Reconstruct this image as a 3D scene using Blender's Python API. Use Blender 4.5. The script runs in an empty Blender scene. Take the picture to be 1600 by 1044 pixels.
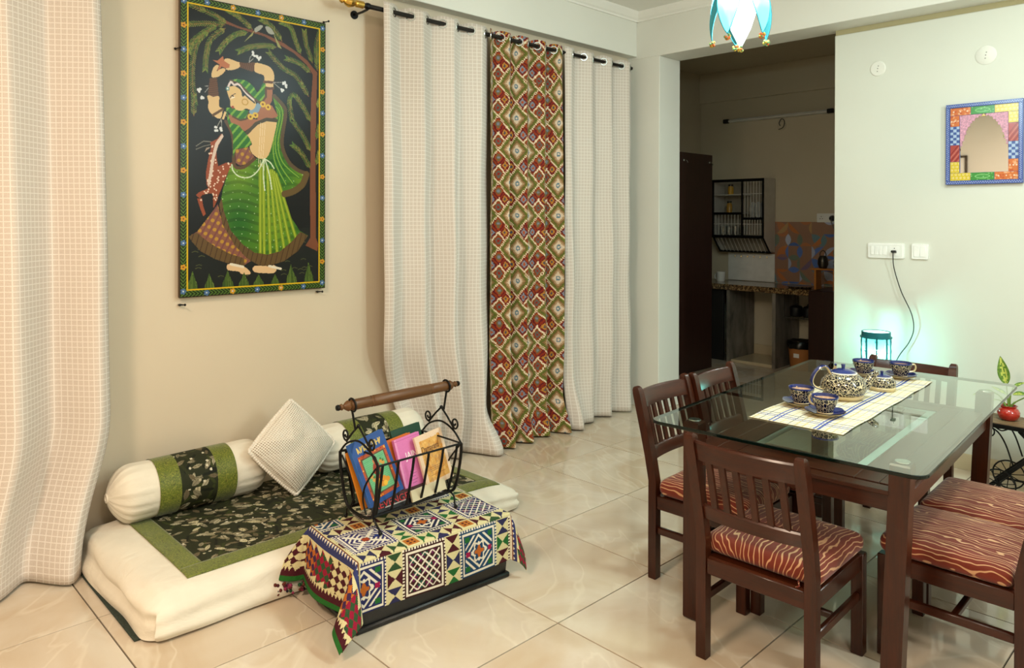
import bpy, bmesh, math, random
import numpy as np
from mathutils import Vector, Matrix

# ------------------------------------------------------------------ camera, world, lights, exposure
SC = bpy.context.scene
COL = SC.collection
PI = math.pi
F_PX, C0, YAW, PITCH, ROLL = 1159.65, 344.95, -0.801176, -0.002575, 0.00303
CAM = (1.8263, -2.0091, 1.4780)
cd = bpy.data.cameras.new('camera'); cam = bpy.data.objects.new('camera', cd); COL.objects.link(cam)
cd.sensor_fit = 'HORIZONTAL'; cd.sensor_width = 36.0
cd.lens = F_PX * 36.0 / 1600.0
cd.shift_y = (C0 - 522.0) / 1600.0
cd.clip_start = 0.05
_d = Vector((math.sin(YAW) * math.cos(PITCH), math.cos(YAW) * math.cos(PITCH), math.sin(PITCH)))
_r = Vector((math.cos(YAW), -math.sin(YAW), 0.0)); _u = _r.cross(_d)
_r2 = _r * math.cos(ROLL) + _u * math.sin(ROLL); _u2 = -_r * math.sin(ROLL) + _u * math.cos(ROLL)
M = Matrix.Identity(4)
for i in range(3):
    M[i][0] = _r2[i]; M[i][1] = _u2[i]; M[i][2] = -_d[i]; M[i][3] = CAM[i]
cam.matrix_world = M
SC.camera = cam

W = bpy.data.worlds.new('world'); SC.world = W; W.use_nodes = True
W.node_tree.nodes['Background'].inputs[0].default_value = (1.0, 0.9, 0.75, 1)
W.node_tree.nodes['Background'].inputs[1].default_value = 0.25

SC.view_settings.view_transform = 'Standard'; SC.view_settings.look = 'None'
SC.view_settings.gamma = 1.0; SC.view_settings.use_curve_mapping = False
SC.view_settings.exposure = 0.08
SC.cycles.use_denoising = True
SC.cycles.max_bounces = 9; SC.cycles.diffuse_bounces = 4; SC.cycles.glossy_bounces = 4
SC.cycles.transmission_bounces = 6; SC.cycles.transparent_max_bounces = 16
SC.cycles.caustics_reflective = False; SC.cycles.caustics_refractive = False
SC.cycles.sample_clamp_indirect = 4.0


def light(name, kind, loc, energy, color, size=0.1, size_y=None, target=None, spread=None):
    l = bpy.data.lights.new(name, kind); l.energy = energy; l.color = color
    if kind == 'AREA':
        l.size = size
        if size_y:
            l.shape = 'RECTANGLE'; l.size_y = size_y
        if spread: l.spread = spread
    elif kind == 'POINT':
        l.shadow_soft_size = size
    o = bpy.data.objects.new(name, l); COL.objects.link(o); o.location = loc
    if target is not None:
        o.rotation_euler = (Vector(target) - Vector(loc)).to_track_quat('-Z', 'Y').to_euler()
    return o


WARM = (1.0, 0.775, 0.58); COOL = (0.80, 1.0, 0.95)
# warm ceiling fittings of the living room, behind and to the left of the camera
light('ceiling_lamp_warm', 'AREA', (0.4, -2.8, 3.06), 84, WARM, 0.45, target=(0.3, -2.4, 0))
light('ceiling_lamp_warm', 'AREA', (2.5, -1.6, 3.06), 34, (1.0, 0.93, 0.83), 0.5, target=(2.4, -1.4, 0))
# cool ceiling fitting over the dining table, above the frame
light('ceiling_lamp_cool', 'AREA', (1.35, 1.15, 3.07), 42, COOL, 0.45, target=(1.35, 1.25, 0))
# added cool fill at the unseen side wall, brightening beams and ceiling
light('side_fill_cool', 'AREA', (3.33, 0.9, 2.45), 46, (0.86, 1.0, 0.97), 0.10, 1.2, target=(0.0, 1.6, 2.6))


# ------------------------------------------------------------------ helpers
def lin(h):
    """'#rrggbb' or (r,g,b) 0..255 -> linear rgb"""
    if isinstance(h, str):
        h = h.lstrip('#'); h = [int(h[i:i + 2], 16) for i in (0, 2, 4)]
    out = []
    for c in h:
        c = c / 255.0
        out.append(c / 12.92 if c <= 0.04045 else ((c + 0.055) / 1.055) ** 2.4)
    return tuple(out)


def linarr(a):
    a = np.asarray(a, np.float32) / 255.0
    return np.where(a <= 0.04045, a / 12.92, ((a + 0.055) / 1.055) ** 2.4)


class NT:
    """tiny node helper"""
    def __init__(s, name):
        s.m = bpy.data.materials.new(name); s.m.use_nodes = True
        s.t = s.m.node_tree; s.b = s.t.nodes['Principled BSDF']; s.out = s.t.nodes['Material Output']

    def n(s, typ, **kw):
        nd = s.t.nodes.new(typ)
        for k, v in kw.items():
            if k.startswith('i_'):
                key = k[2:]
                key = int(key) if key.isdigit() else key.replace('_', ' ')
                nd.inputs[key].default_value = v
            else:
                setattr(nd, k, v)
        return nd

    def l(s, a, b): s.t.links.new(a, b)

    def coord(s, what='Object'): return s.n('ShaderNodeTexCoord').outputs[what]

    def mapping(s, src, scale=(1, 1, 1), rot=(0, 0, 0), loc=(0, 0, 0)):
        m = s.n('ShaderNodeMapping'); m.inputs['Scale'].default_value = scale
        m.inputs['Rotation'].default_value = rot; m.inputs['Location'].default_value = loc
        s.l(src, m.inputs['Vector']); return m.outputs[0]

    def noise(s, src, scale=5, detail=3, rough=0.5, dist=0.0):
        n = s.n('ShaderNodeTexNoise'); n.inputs['Scale'].default_value = scale; n.inputs['Detail'].default_value = detail
        n.inputs['Roughness'].default_value = rough; n.inputs['Distortion'].default_value = dist
        if src is not None: s.l(src, n.inputs['Vector'])
        return n.outputs['Fac']

    def ramp(s, fac, stops):
        r = s.n('ShaderNodeValToRGB'); e = r.color_ramp.elements
        while len(e) < len(stops): e.new(0.5)
        for k, (p, c) in enumerate(stops):
            e[k].position = p; e[k].color = (*c, 1) if len(c) == 3 else c
        s.l(fac, r.inputs[0]); return r.outputs[0]

    def math(s, op, a, b=None, c=None):
        m = s.n('ShaderNodeMath', operation=op)
        for i, v in enumerate((a, b, c)):
            if v is None: continue
            if isinstance(v, (int, float)): m.inputs[i].default_value = v
            else: s.l(v, m.inputs[i])
        return m.outputs[0]

    def mix(s, fac, a, b, mode='MIX'):
        m = s.n('ShaderNodeMix', data_type='RGBA', blend_type=mode)
        for idx, v in ((0, fac), (6, a), (7, b)):
            if isinstance(v, (int, float)): m.inputs[idx].default_value = v
            elif isinstance(v, tuple): m.inputs[idx].default_value = (*v, 1) if len(v) == 3 else v
            else: s.l(v, m.inputs[idx])
        return m.outputs[2]

    def bump(s, h, strength=0.3, dist=0.01):
        b = s.n('ShaderNodeBump'); b.inputs['Strength'].default_value = strength; b.inputs['Distance'].default_value = dist
        s.l(h, b.inputs['Height']); s.l(b.outputs[0], s.b.inputs['Normal'])

    def col(s, c):
        if isinstance(c, tuple): s.b.inputs['Base Color'].default_value = (*c, 1)
        else: s.l(c, s.b.inputs['Base Color'])

    def set(s, **kw):
        for k, v in kw.items():
            s.b.inputs[k.replace('_', ' ')].default_value = v
        return s


MATS = {}


def plain(name, c, rough=0.5, metal=0.0, var=0.06, scale=12, bump=0.0, spec=0.5, coat=0.0, coord='Object'):
    """plain colour with a little procedural variation"""
    if name in MATS: return MATS[name]
    t = NT(name); c = lin(c)
    f = t.noise(t.coord(coord), scale, 4)
    hi = tuple(min(1, x * (1 + var)) for x in c); lo = tuple(x * (1 - var) for x in c)
    t.col(t.ramp(f, [(0.3, lo), (0.7, hi)]))
    t.set(Roughness=rough, Metallic=metal, Specular_IOR_Level=spec, Coat_Weight=coat)
    if bump: t.bump(t.noise(t.coord(coord), scale * 8, 3), bump, 0.003)
    MATS[name] = t.m
    return t.m


def wood(name, c1, c2, rough=0.25, axis=2, scale=9, coat=0.06):
    if name in MATS: return MATS[name]
    t = NT(name)
    sc = [scale * 1.0] * 3; sc[axis] = scale * 0.06
    v = t.mapping(t.coord(), tuple(sc))
    f = t.noise(v, 6, 6, 0.6, 0.6)
    g = t.noise(t.mapping(t.coord(), tuple(x * 8 for x in sc)), 4, 3)
    c = t.ramp(f, [(0.25, lin(c1)), (0.75, lin(c2))])
    t.col(t.mix(0.25, c, t.ramp(g, [(0.3, lin(c1)), (0.7, lin(c2))])))
    t.set(Roughness=rough, Coat_Weight=coat, Coat_Roughness=0.15, Specular_IOR_Level=0.35)
    MATS[name] = t.m
    return t.m


def facecol(name, rough=0.8, weave=0.0, wscale=300, spec=0.2, mult=None, sheen=0.0):
    """colour printed per mesh face (attribute 'print') with a procedural weave"""
    if name in MATS: return MATS[name]
    t = NT(name)
    a = t.n('ShaderNodeAttribute', attribute_name='print')
    f = t.noise(t.coord(), wscale, 2)
    sh = t.ramp(f, [(0.3, (0.86, 0.86, 0.86)), (0.7, (1, 1, 1))])
    t.col(t.mix(1.0, a.outputs['Color'], sh, 'MULTIPLY'))
    t.set(Roughness=rough, Specular_IOR_Level=spec, Sheen_Weight=sheen)
    if weave: t.bump(f, weave, 0.002)
    MATS[name] = t.m
    return t.m


class MB:
    """collects geometry of one mesh"""
    def __init__(s): s.v = []; s.f = []; s.mi = []; s.cur = 0

    def add(s, verts, faces):
        b = len(s.v); s.v.extend([tuple(v) for v in verts]); s.f.extend([tuple(i + b for i in f) for f in faces])
        s.mi.extend([s.cur] * len(faces)); return s

    def xf(s, mat, start=0):
        for i in range(start, len(s.v)): s.v[i] = tuple(mat @ Vector(s.v[i]))
        return s

    def box(s, lo, hi, ch=0.0):
        x0, y0, z0 = lo; x1, y1, z1 = hi
        if ch <= 0:
            v = [(x, y, z) for x in (x0, x1) for y in (y0, y1) for z in (z0, z1)]
            return s.add(v, [(0, 1, 3, 2), (4, 6, 7, 5), (0, 4, 5, 1), (2, 3, 7, 6), (0, 2, 6, 4), (1, 5, 7, 3)])
        ch = min(ch, 0.49 * min(x1 - x0, y1 - y0, z1 - z0))
        c = [(x0 + x1) / 2, (y0 + y1) / 2, (z0 + z1) / 2]; h = [(x1 - x0) / 2, (y1 - y0) / 2, (z1 - z0) / 2]
        V = []; idx = {}
        for sx in (-1, 1):
            for sy in (-1, 1):
                for sz in (-1, 1):
                    for ax in range(3):
                        p = [sx * (h[0] - ch), sy * (h[1] - ch), sz * (h[2] - ch)]
                        p[ax] = (sx, sy, sz)[ax] * h[ax]
                        idx[(sx, sy, sz, ax)] = len(V); V.append((c[0] + p[0], c[1] + p[1], c[2] + p[2]))
        F = []
        for ax in range(3):
            a, b = [(1, 2), (2, 0), (0, 1)][ax]
            for sg in (-1, 1):
                q = []
                for (u, w) in ((-1, -1), (1, -1), (1, 1), (-1, 1)):
                    k = [0, 0, 0]; k[ax] = sg; k[a] = u; k[b] = w; q.append(idx[(*k, ax)])
                F.append(tuple(q if sg > 0 else q[::-1]))
        for ax in range(3):
            a, b = [(1, 2), (2, 0), (0, 1)][ax]
            for sa in (-1, 1):
                for sb in (-1, 1):
                    k0 = [0, 0, 0]; k0[a] = sa; k0[b] = sb; k1 = list(k0); k0[ax] = -1; k1[ax] = 1
                    q = [idx[(*k0, a)], idx[(*k1, a)], idx[(*k1, b)], idx[(*k0, b)]]
                    F.append(tuple(q if sa * sb < 0 else q[::-1]))
        for sx in (-1, 1):
            for sy in (-1, 1):
                for sz in (-1, 1):
                    q = [idx[(sx, sy, sz, 0)], idx[(sx, sy, sz, 1)], idx[(sx, sy, sz, 2)]]
                    F.append(tuple(q if sx * sy * sz > 0 else q[::-1]))
        return s.add(V, F)

    def loft(s, rings, cap=True, closed=True):
        n = len(rings[0]); V = [p for r in rings for p in r]; F = []
        for i in range(len(rings) - 1):
            for j in range(n if closed else n - 1):
                a = i * n + j; b = i * n + (j + 1) % n
                F.append((a, b, b + n, a + n))
        if cap:
            F.append(tuple(range(n))[::-1]); F.append(tuple(range((len(rings) - 1) * n, len(rings) * n)))
        return s.add(V, F)

    def tube(s, path, r, seg=8, cap=True):
        P = [Vector(p) for p in path]; n = len(P)
        R = r if isinstance(r, (list, tuple)) else [r] * n
        T = []
        for i in range(n):
            t = P[min(i + 1, n - 1)] - P[max(i - 1, 0)]
            T.append(t.normalized() if t.length > 1e-9 else Vector((0, 0, 1)))
        up = Vector((0, 0, 1)) if abs(T[0].z) < 0.9 else Vector((1, 0, 0))
        N = (up - T[0] * up.dot(T[0])).normalized(); rings = []
        for i in range(n):
            N = (N - T[i] * N.dot(T[i]))
            N = N.normalized() if N.length > 1e-6 else T[i].orthogonal().normalized()
            B = T[i].cross(N)
            rings.append([tuple(P[i] + (N * math.cos(2 * PI * k / seg) + B * math.sin(2 * PI * k / seg)) * R[i]) for k in range(seg)])
        return s.loft(rings, cap)

    def lathe(s, prof, seg=24, c=(0, 0, 0), axis='z', cap=True):
        rings = []
        for (r, z) in prof:
            ring = []
            for k in range(seg):
                a = 2 * PI * k / seg; x, y = r * math.cos(a), r * math.sin(a)
                p = (x, y, z) if axis == 'z' else ((y, z, x) if axis == 'y' else (z, x, y))
                ring.append((c[0] + p[0], c[1] + p[1], c[2] + p[2]))
            rings.append(ring)
        return s.loft(rings, cap)

    def prism(s, poly, z0, z1, plane='xy'):
        n = len(poly)
        def m(a, b, z): return (a, b, z) if plane == 'xy' else ((a, z, b) if plane == 'xz' else (z, a, b))
        V = [m(a, b, z0) for a, b in poly] + [m(a, b, z1) for a, b in poly]
        F = [tuple(range(n))[::-1], tuple(range(n, 2 * n))] + [(i, (i + 1) % n, n + (i + 1) % n, n + i) for i in range(n)]
        return s.add(V, F)

    def sphere(s, c, r, seg=10, rings=6):
        pr = [(max(1e-4, math.sin(PI * i / rings)) * r, -math.cos(PI * i / rings) * r) for i in range(rings + 1)]
        return s.lathe(pr, seg, c)

    def torus(s, c, R, r, axis=(0, 0, 1), seg=20, sub=6):
        ax = Vector(axis).normalized(); u = ax.orthogonal().normalized(); w = ax.cross(u); C = Vector(c)
        V = []; F = []
        for i in range(seg):
            a = 2 * PI * i / seg; d = u * math.cos(a) + w * math.sin(a)
            for j in range(sub):
                b = 2 * PI * j / sub; V.append(tuple(C + d * (R + r * math.cos(b)) + ax * (r * math.sin(b))))
        for i in range(seg):
            for j in range(sub):
                F.append((i * sub + j, ((i + 1) % seg) * sub + j, ((i + 1) % seg) * sub + (j + 1) % sub, i * sub + (j + 1) % sub))
        return s.add(V, F)


def obj(name, mb, mat, parent=None, smooth=True, loc=None, fix=True):
    me = bpy.data.meshes.new(name); me.from_pydata(mb.v, [], mb.f); me.update()
    mats = mat if isinstance(mat, (list, tuple)) else [mat]
    for m in mats: me.materials.append(m)
    if len(mats) > 1: me.polygons.foreach_set('material_index', mb.mi)
    if fix:
        bm = bmesh.new(); bm.from_mesh(me); bmesh.ops.recalc_face_normals(bm, faces=bm.faces); bm.to_mesh(me); bm.free()
    if smooth:
        try: me.set_sharp_from_angle(angle=math.radians(38))
        except Exception: pass
        me.polygons.foreach_set('use_smooth', [True] * len(me.polygons))
    o = bpy.data.objects.new(name, me); COL.objects.link(o)
    if parent: o.parent = parent
    if loc is not None: o.location = loc
    return o


def grid_obj(name, P, mat, parent=None, print_rgb=None, uv=None, closed_u=False, smooth=True):
    """P: (nv+1, nu+1, 3) points; print_rgb: (nv, nu, 3) srgb 0..255 per face; uv: (nv+1, nu+1, 2)"""
    P = np.asarray(P, np.float32); nv, nu = P.shape[0] - 1, P.shape[1] - 1
    idx = np.arange((nv + 1) * (nu + 1)).reshape(nv + 1, nu + 1)
    q = np.stack([idx[:-1, :-1], idx[:-1, 1:], idx[1:, 1:], idx[1:, :-1]], -1).reshape(-1, 4)
    me = bpy.data.meshes.new(name)
    me.vertices.add(P.shape[0] * P.shape[1]); me.vertices.foreach_set('co', P.reshape(-1))
    me.loops.add(q.size); me.loops.foreach_set('vertex_index', q.reshape(-1).astype(np.int32))
    me.polygons.add(len(q)); me.polygons.foreach_set('loop_start', (np.arange(len(q)) * 4).astype(np.int32))
    me.update(calc_edges=True)
    if smooth: me.polygons.foreach_set('use_smooth', np.ones(len(q), bool))
    if print_rgb is not None:
        a = me.attributes.new('print', 'FLOAT_COLOR', 'FACE')
        c = np.ones((len(q), 4), np.float32); c[:, :3] = linarr(np.asarray(print_rgb)).reshape(-1, 3)
        a.data.foreach_set('color', c.reshape(-1))
    if uv is not None:
        l = me.uv_layers.new(name='UVMap')
        l.data.foreach_set('uv', np.asarray(uv, np.float32).reshape(-1, 2)[q.reshape(-1)].reshape(-1))
    for m in (mat if isinstance(mat, (list, tuple)) else [mat]): me.materials.append(m)
    o = bpy.data.objects.new(name, me); COL.objects.link(o)
    if parent: o.parent = parent
    return o


def thing(name, label, cat, loc=(0, 0, 0), rz=0.0, group=None):
    o = bpy.data.objects.new(name, None); COL.objects.link(o); o.empty_display_size = 0.05
    o.location = loc; o.rotation_euler = (0, 0, rz)
    return tag(o, label, cat, group)


def tag(o, label, cat, group=None):
    o['label'] = label; o['category'] = cat
    if group: o['group'] = group
    return o


def struct(name, mb, mat, parent=None, smooth=False):
    o = obj(name, mb, mat, parent, smooth)
    if parent is None: o['kind'] = 'structure'
    return o


def dup(root, loc, rz, label, group=None):
    r = root.copy(); COL.objects.link(r); r.location = loc; r.rotation_euler = (0, 0, rz); r['label'] = label
    if group: r['group'] = group
    for ch in list(root.children):
        c = ch.copy(); COL.objects.link(c); c.parent = r
        for g in ch.children:
            d = g.copy(); COL.objects.link(d); d.parent = c
    return r


def child(name, src, parent, loc=None, rz=None):
    c = src.copy(); c.name = name; COL.objects.link(c); c.parent = parent
    if loc is not None: c.location = loc
    if rz is not None: c.rotation_euler = (0, 0, rz)
    return c


def rbox(W_, D_, H_, r, nx=20, ny=20, nz=6):
    """rounded box centred in x,y, resting on z=0, as an MB with a fine grid"""
    hx, hy, hz = W_ / 2, D_ / 2, H_ / 2
    verts = {}; V = []; F = []
    def vid(i, j, k):
        if (i, j, k) in verts: return verts[(i, j, k)]
        p = np.array([-hx + 2 * hx * i / nx, -hy + 2 * hy * j / ny, -hz + 2 * hz * k / nz])
        q = np.array([max(-(hx - r), min(hx - r, p[0])), max(-(hy - r), min(hy - r, p[1])), max(-(hz - min(r, hz * 0.999)), min(hz - min(r, hz * 0.999), p[2]))])
        d = p - q; L = np.linalg.norm(d)
        if L > 1e-9: p = q + d / L * r if L > 0 else p
        if hz < r: p[2] = max(-hz, min(hz, p[2]))
        verts[(i, j, k)] = len(V); V.append((p[0], p[1], p[2] + hz)); return verts[(i, j, k)]
    for i in range(nx):
        for j in range(ny):
            for k in (0, nz):
                F.append((vid(i, j, k), vid(i + 1, j, k), vid(i + 1, j + 1, k), vid(i, j + 1, k)))
    for i in range(nx):
        for k in range(nz):
            for j in (0, ny):
                F.append((vid(i, j, k), vid(i + 1, j, k), vid(i + 1, j, k + 1), vid(i, j, k + 1)))
    for j in range(ny):
        for k in range(nz):
            for i in (0, nx):
                F.append((vid(i, j, k), vid(i, j + 1, k), vid(i, j + 1, k + 1), vid(i, j, k + 1)))
    return MB().add(V, F)


def text(name, s, size, mat, parent, loc, rot, extrude=0.0004, align='LEFT', sx=1.0):
    c = bpy.data.curves.new(name, 'FONT'); c.body = s; c.size = size; c.extrude = extrude; c.align_x = align
    c.materials.append(mat)
    tmp = bpy.data.objects.new(name + '_curve', c)
    me = bpy.data.meshes.new_from_object(tmp); bpy.data.objects.remove(tmp)
    if not me.materials: me.materials.append(mat)
    o = bpy.data.objects.new(name, me); COL.objects.link(o); o.parent = parent; o.location = loc
    o.rotation_euler = rot; o.scale = (sx, 1, 1)
    return o


def smoothpath(pts, n=8, closed=False):
    """Catmull-Rom"""
    P = [np.array(p, float) for p in pts]; out = []; m = len(P)
    rng = range(m if closed else m - 1)
    for i in rng:
        if closed: p0, p1, p2, p3 = P[i - 1], P[i], P[(i + 1) % m], P[(i + 2) % m]
        else: p0, p1, p2, p3 = P[max(i - 1, 0)], P[i], P[i + 1], P[min(i + 2, m - 1)]
        for k in range(n):
            t = k / n
            out.append(0.5 * ((2 * p1) + (-p0 + p2) * t + (2 * p0 - 5 * p1 + 4 * p2 - p3) * t * t + (-p0 + 3 * p1 - 3 * p2 + p3) * t ** 3))
    if not closed: out.append(P[-1])
    return out


class Raster:
    """paints flat print into a numpy cell grid; x right 0..w, y down 0..h in its own units"""
    def __init__(s, nx, ny, w, h, base):
        s.a = np.zeros((ny, nx, 3), np.float32); s.a[:] = base
        s.nx, s.ny, s.w, s.h = nx, ny, w, h
        xs = (np.arange(nx) + 0.5) * w / nx; ys = (np.arange(ny) + 0.5) * h / ny
        s.X, s.Y = np.meshgrid(xs, ys)

    def _win(s, x0, x1, y0, y1):
        i0 = max(0, int(x0 / s.w * s.nx) - 1); i1 = min(s.nx, int(x1 / s.w * s.nx) + 2)
        j0 = max(0, int(y0 / s.h * s.ny) - 1); j1 = min(s.ny, int(y1 / s.h * s.ny) + 2)
        return slice(j0, max(j0, j1)), slice(i0, max(i0, i1))

    def mask(s, poly):
        P = np.array(poly, float); sl = s._win(P[:, 0].min(), P[:, 0].max(), P[:, 1].min(), P[:, 1].max())
        X, Y = s.X[sl], s.Y[sl]; m = np.zeros(X.shape, bool); n = len(P)
        for i in range(n):
            (xa, ya), (xb, yb) = P[i], P[(i + 1) % n]
            if ya == yb: continue
            c = ((ya > Y) != (yb > Y)) & (X < (xb - xa) * (Y - ya) / (yb - ya) + xa)
            m ^= c
        return sl, m

    def poly(s, poly, c, smooth=0):
        if smooth: poly = smoothpath(poly, smooth, True)
        sl, m = s.mask(poly)
        if callable(c): s.a[sl][m] = c(s.X[sl][m], s.Y[sl][m])
        else: s.a[sl][m] = c
        return s

    def line(s, pts, wd, c, smooth=0):
        if smooth: pts = smoothpath(pts, smooth)
        P = np.array(pts, float)
        for (xa, ya), (xb, yb) in zip(P[:-1], P[1:]):
            sl = s._win(min(xa, xb) - wd, max(xa, xb) + wd, min(ya, yb) - wd, max(ya, yb) + wd)
            X, Y = s.X[sl], s.Y[sl]
            L = (xb - xa) ** 2 + (yb - ya) ** 2 + 1e-12
            t = np.clip(((X - xa) * (xb - xa) + (Y - ya) * (yb - ya)) / L, 0, 1)
            d = np.hypot(X - xa - t * (xb - xa), Y - ya - t * (yb - ya))
            s.a[sl][d < wd / 2] = c
        return s

    def disc(s, x, y, r, c, ry=None):
        ry = ry or r
        sl = s._win(x - r, x + r, y - ry, y + ry)
        m = ((s.X[sl] - x) / r) ** 2 + ((s.Y[sl] - y) / ry) ** 2 < 1
        s.a[sl][m] = c
        return s

# ------------------------------------------------------------------ materials
def mk_paint(name, c, rough=0.55):
    t = NT(name); c = lin(c)
    f = t.noise(t.coord(), 1.3, 4)
    t.col(t.ramp(f, [(0.3, tuple(x * 0.97 for x in c)), (0.7, tuple(min(1, x * 1.02) for x in c))]))
    t.set(Roughness=rough, Specular_IOR_Level=0.25)
    t.bump(t.noise(t.coord(), 90, 3), 0.05, 0.002)
    return t.m


M_wall = mk_paint('wall_paint', '#e3e2d9')
M_wall_cream = mk_paint('cream_wall_paint', '#d6c7b0')
M_wall_right = mk_paint('cool_wall_paint', '#d7d8cd')
M_ceil = mk_paint('ceiling_paint', '#efede6')
M_khaki = mk_paint('khaki_paint', '#b9b089')
M_kwall = mk_paint('kitchen_paint', '#cfc4ab')
M_wood = wood('red_brown_wood', '#1f0b04', '#451b09', 0.28, 2)
M_woodx = wood('red_brown_wood_x', '#210c05', '#471c0a', 0.28, 0)
M_woody = wood('red_brown_wood_y', '#210c05', '#471c0a', 0.28, 1)
M_turned = wood('turned_wood', '#432610', '#6f4a26', 0.45, 1, 14)
M_iron = plain('black_iron', '#141312', 0.42, 0.6, 0.2, 30)
M_steel = plain('steel', '#c9ccc9', 0.22, 1.0)
M_brass = plain('brass', '#c9a352', 0.25, 1.0)
M_blackpl = plain('black_plastic', '#0f0f10', 0.4)
M_whitepl = plain('white_plastic', '#f1f2ee', 0.35)
M_rod = plain('dark_rod', '#2b2725', 0.3, 0.7)
M_doorw = wood('dark_door', '#2a1712', '#3a211a', 0.4, 2, 6, 0.0)
M_trunk = plain('black_leatherette', '#0d0c0c', 0.38, 0, 0.2, 60, 0.15)


def mk_tile():
    t = NT('marble_tile')
    oi = t.n('ShaderNodeObjectInfo')
    v = t.n('ShaderNodeVectorMath', operation='SCALE'); v.inputs[3].default_value = 37.0
    cx = t.n('ShaderNodeCombineXYZ'); t.l(oi.outputs['Random'], cx.inputs[0]); t.l(oi.outputs['Random'], cx.inputs[1])
    t.l(cx.outputs[0], v.inputs[0])
    ad = t.n('ShaderNodeVectorMath', operation='ADD'); t.l(t.coord(), ad.inputs[0]); t.l(v.outputs[0], ad.inputs[1])
    src = t.mapping(ad.outputs[0], (1, 1, 1), (0, 0, 0.5))
    f = t.noise(src, 1.7, 5, 0.5, 1.2)
    c = t.ramp(f, [(0.28, lin('#c1ab90')), (0.47, lin('#cab9a3')), (0.60, lin('#d1c4b2')), (0.75, lin('#c6b49b'))])
    r = t.noise(t.mapping(src, (1.0, 2.4, 1), (0, 0, 0.7)), 1.15, 3, 0.45, 1.3)
    vein = t.math('ABSOLUTE', t.math('SUBTRACT', r, 0.5))
    vm = t.ramp(vein, [(0.0, (0.30, 0.30, 0.30)), (0.022, (0, 0, 0))])
    t.col(t.mix(vm, c, lin('#e6dcc8')))
    t.set(Roughness=0.07, Specular_IOR_Level=0.5)
    return t.m


M_tile = mk_tile()
M_grout = plain('grout', '#20160d', 0.95)
M_skirt = mk_paint('skirting_tile', '#c9b999', 0.2)


def mk_gridcloth(name, base, line, cell=0.027, lw=0.2, tr=0.0):
    t = NT(name)
    uv = t.coord('UV')
    sp = t.n('ShaderNodeSeparateXYZ'); t.l(uv, sp.inputs[0])
    def ln(o):
        fr = t.math('FRACT', t.math('MULTIPLY', o, 1.0 / cell))
        return t.math('LESS_THAN', fr, lw)
    m = t.math('MAXIMUM', ln(sp.outputs[0]), ln(sp.outputs[1]))
    big = t.noise(uv, 260, 2)
    f = t.mix(0.35, lin(base), t.ramp(big, [(0.3, tuple(x * 0.75 for x in lin(base))), (0.7, tuple(min(1, x * 1.15) for x in lin(base)))]))
    t.col(t.mix(t.math('MULTIPLY', m, 0.72), f, lin(line)))
    t.set(Roughness=0.9, Specular_IOR_Level=0.1, Sheen_Weight=0.15)
    t.bump(t.math('ADD', t.math('MULTIPLY', m, 0.7), big), 0.35, 0.002)
    return t.m


M_curtain = mk_gridcloth('cream_check_cloth', '#cfc3b8', '#ebe5de', 0.0228, 0.15)


def mk_cloth(name, c, rough=0.85, wr=0.25, wscale=14, c2=None):
    t = NT(name); c = lin(c); c2 = lin(c2) if c2 else tuple(x * 0.88 for x in c)
    f = t.noise(t.coord(), 6, 4)
    t.col(t.ramp(f, [(0.3, c2), (0.7, c)]))
    t.set(Roughness=rough, Specular_IOR_Level=0.15, Sheen_Weight=0.1)
    w = t.noise(t.mapping(t.coord(), (1, 0.5, 1)), wscale, 4, 0.5, 0.8)
    t.bump(w, wr, 0.02)
    return t.m


M_cream = mk_cloth('cream_cotton', '#e6decd', 0.8, 0.35, 11)


def mk_cushion():
    t = NT('rust_wave_cloth')
    sp = t.n('ShaderNodeSeparateXYZ'); t.l(t.coord(), sp.inputs[0])
    z = t.math('SUBTRACT', 0.42, sp.outputs[2])
    u = t.math('MULTIPLY', sp.outputs[0], t.math('ADD', 1.0, t.math('MULTIPLY', z, 4.0)))
    n1 = t.noise(t.mapping(t.coord(), (12, 9, 9)), 1, 2, 0.5, 0)
    n2 = t.noise(t.mapping(t.coord(), (30, 7, 7), (0, 0, 0.05)), 1, 1)
    w = t.math('ADD', t.math('MULTIPLY', u, 52.0), t.math('MULTIPLY', n1, 3.0))
    w = t.math('ADD', w, t.math('MULTIPLY', n2, 2.2))
    s = t.math('ABSOLUTE', t.math('SUBTRACT', t.math('FRACT', w), 0.5))
    m = t.ramp(s, [(0.085, (1, 1, 1)), (0.125, (0, 0, 0))])
    c = t.mix(m, lin('#6e2513'), lin('#c4946c'))
    t.col(c); t.set(Roughness=0.7, Specular_IOR_Level=0.25, Sheen_Weight=0.2)
    t.bump(t.noise(t.coord(), 350, 2), 0.2, 0.002)
    return t.m


M_seat = mk_cushion()


def mk_glass(name, tint, refl=1.0, rough=0.0, ior=1.5):
    """thin clear glass: transparent with a fresnel mirror"""
    t = NT(name)
    tr = t.n('ShaderNodeBsdfTransparent'); tr.inputs[0].default_value = (*tint, 1)
    gl = t.n('ShaderNodeBsdfGlossy'); gl.inputs['Roughness'].default_value = rough; gl.inputs[0].default_value = (0.95, 1, 0.97, 1)
    fr = t.n('ShaderNodeFresnel'); fr.inputs[0].default_value = ior
    mx = t.n('ShaderNodeMixShader'); geo = t.n('ShaderNodeNewGeometry')
    t.l(t.math('MULTIPLY', t.math('MULTIPLY', fr.outputs[0], refl), t.math('SUBTRACT', 1.0, geo.outputs['Backfacing'])), mx.inputs[0])
    t.l(tr.outputs[0], mx.inputs[1]); t.l(gl.outputs[0], mx.inputs[2]); t.l(mx.outputs[0], t.out.inputs[0])
    return t.m


M_glass = mk_glass('clear_glass', (0.93, 0.98, 0.955), 1.7)
M_gedge = plain('glass_edge', '#03110d', 0.15, 0, 0.06, 12, 0, 0.3)


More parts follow.
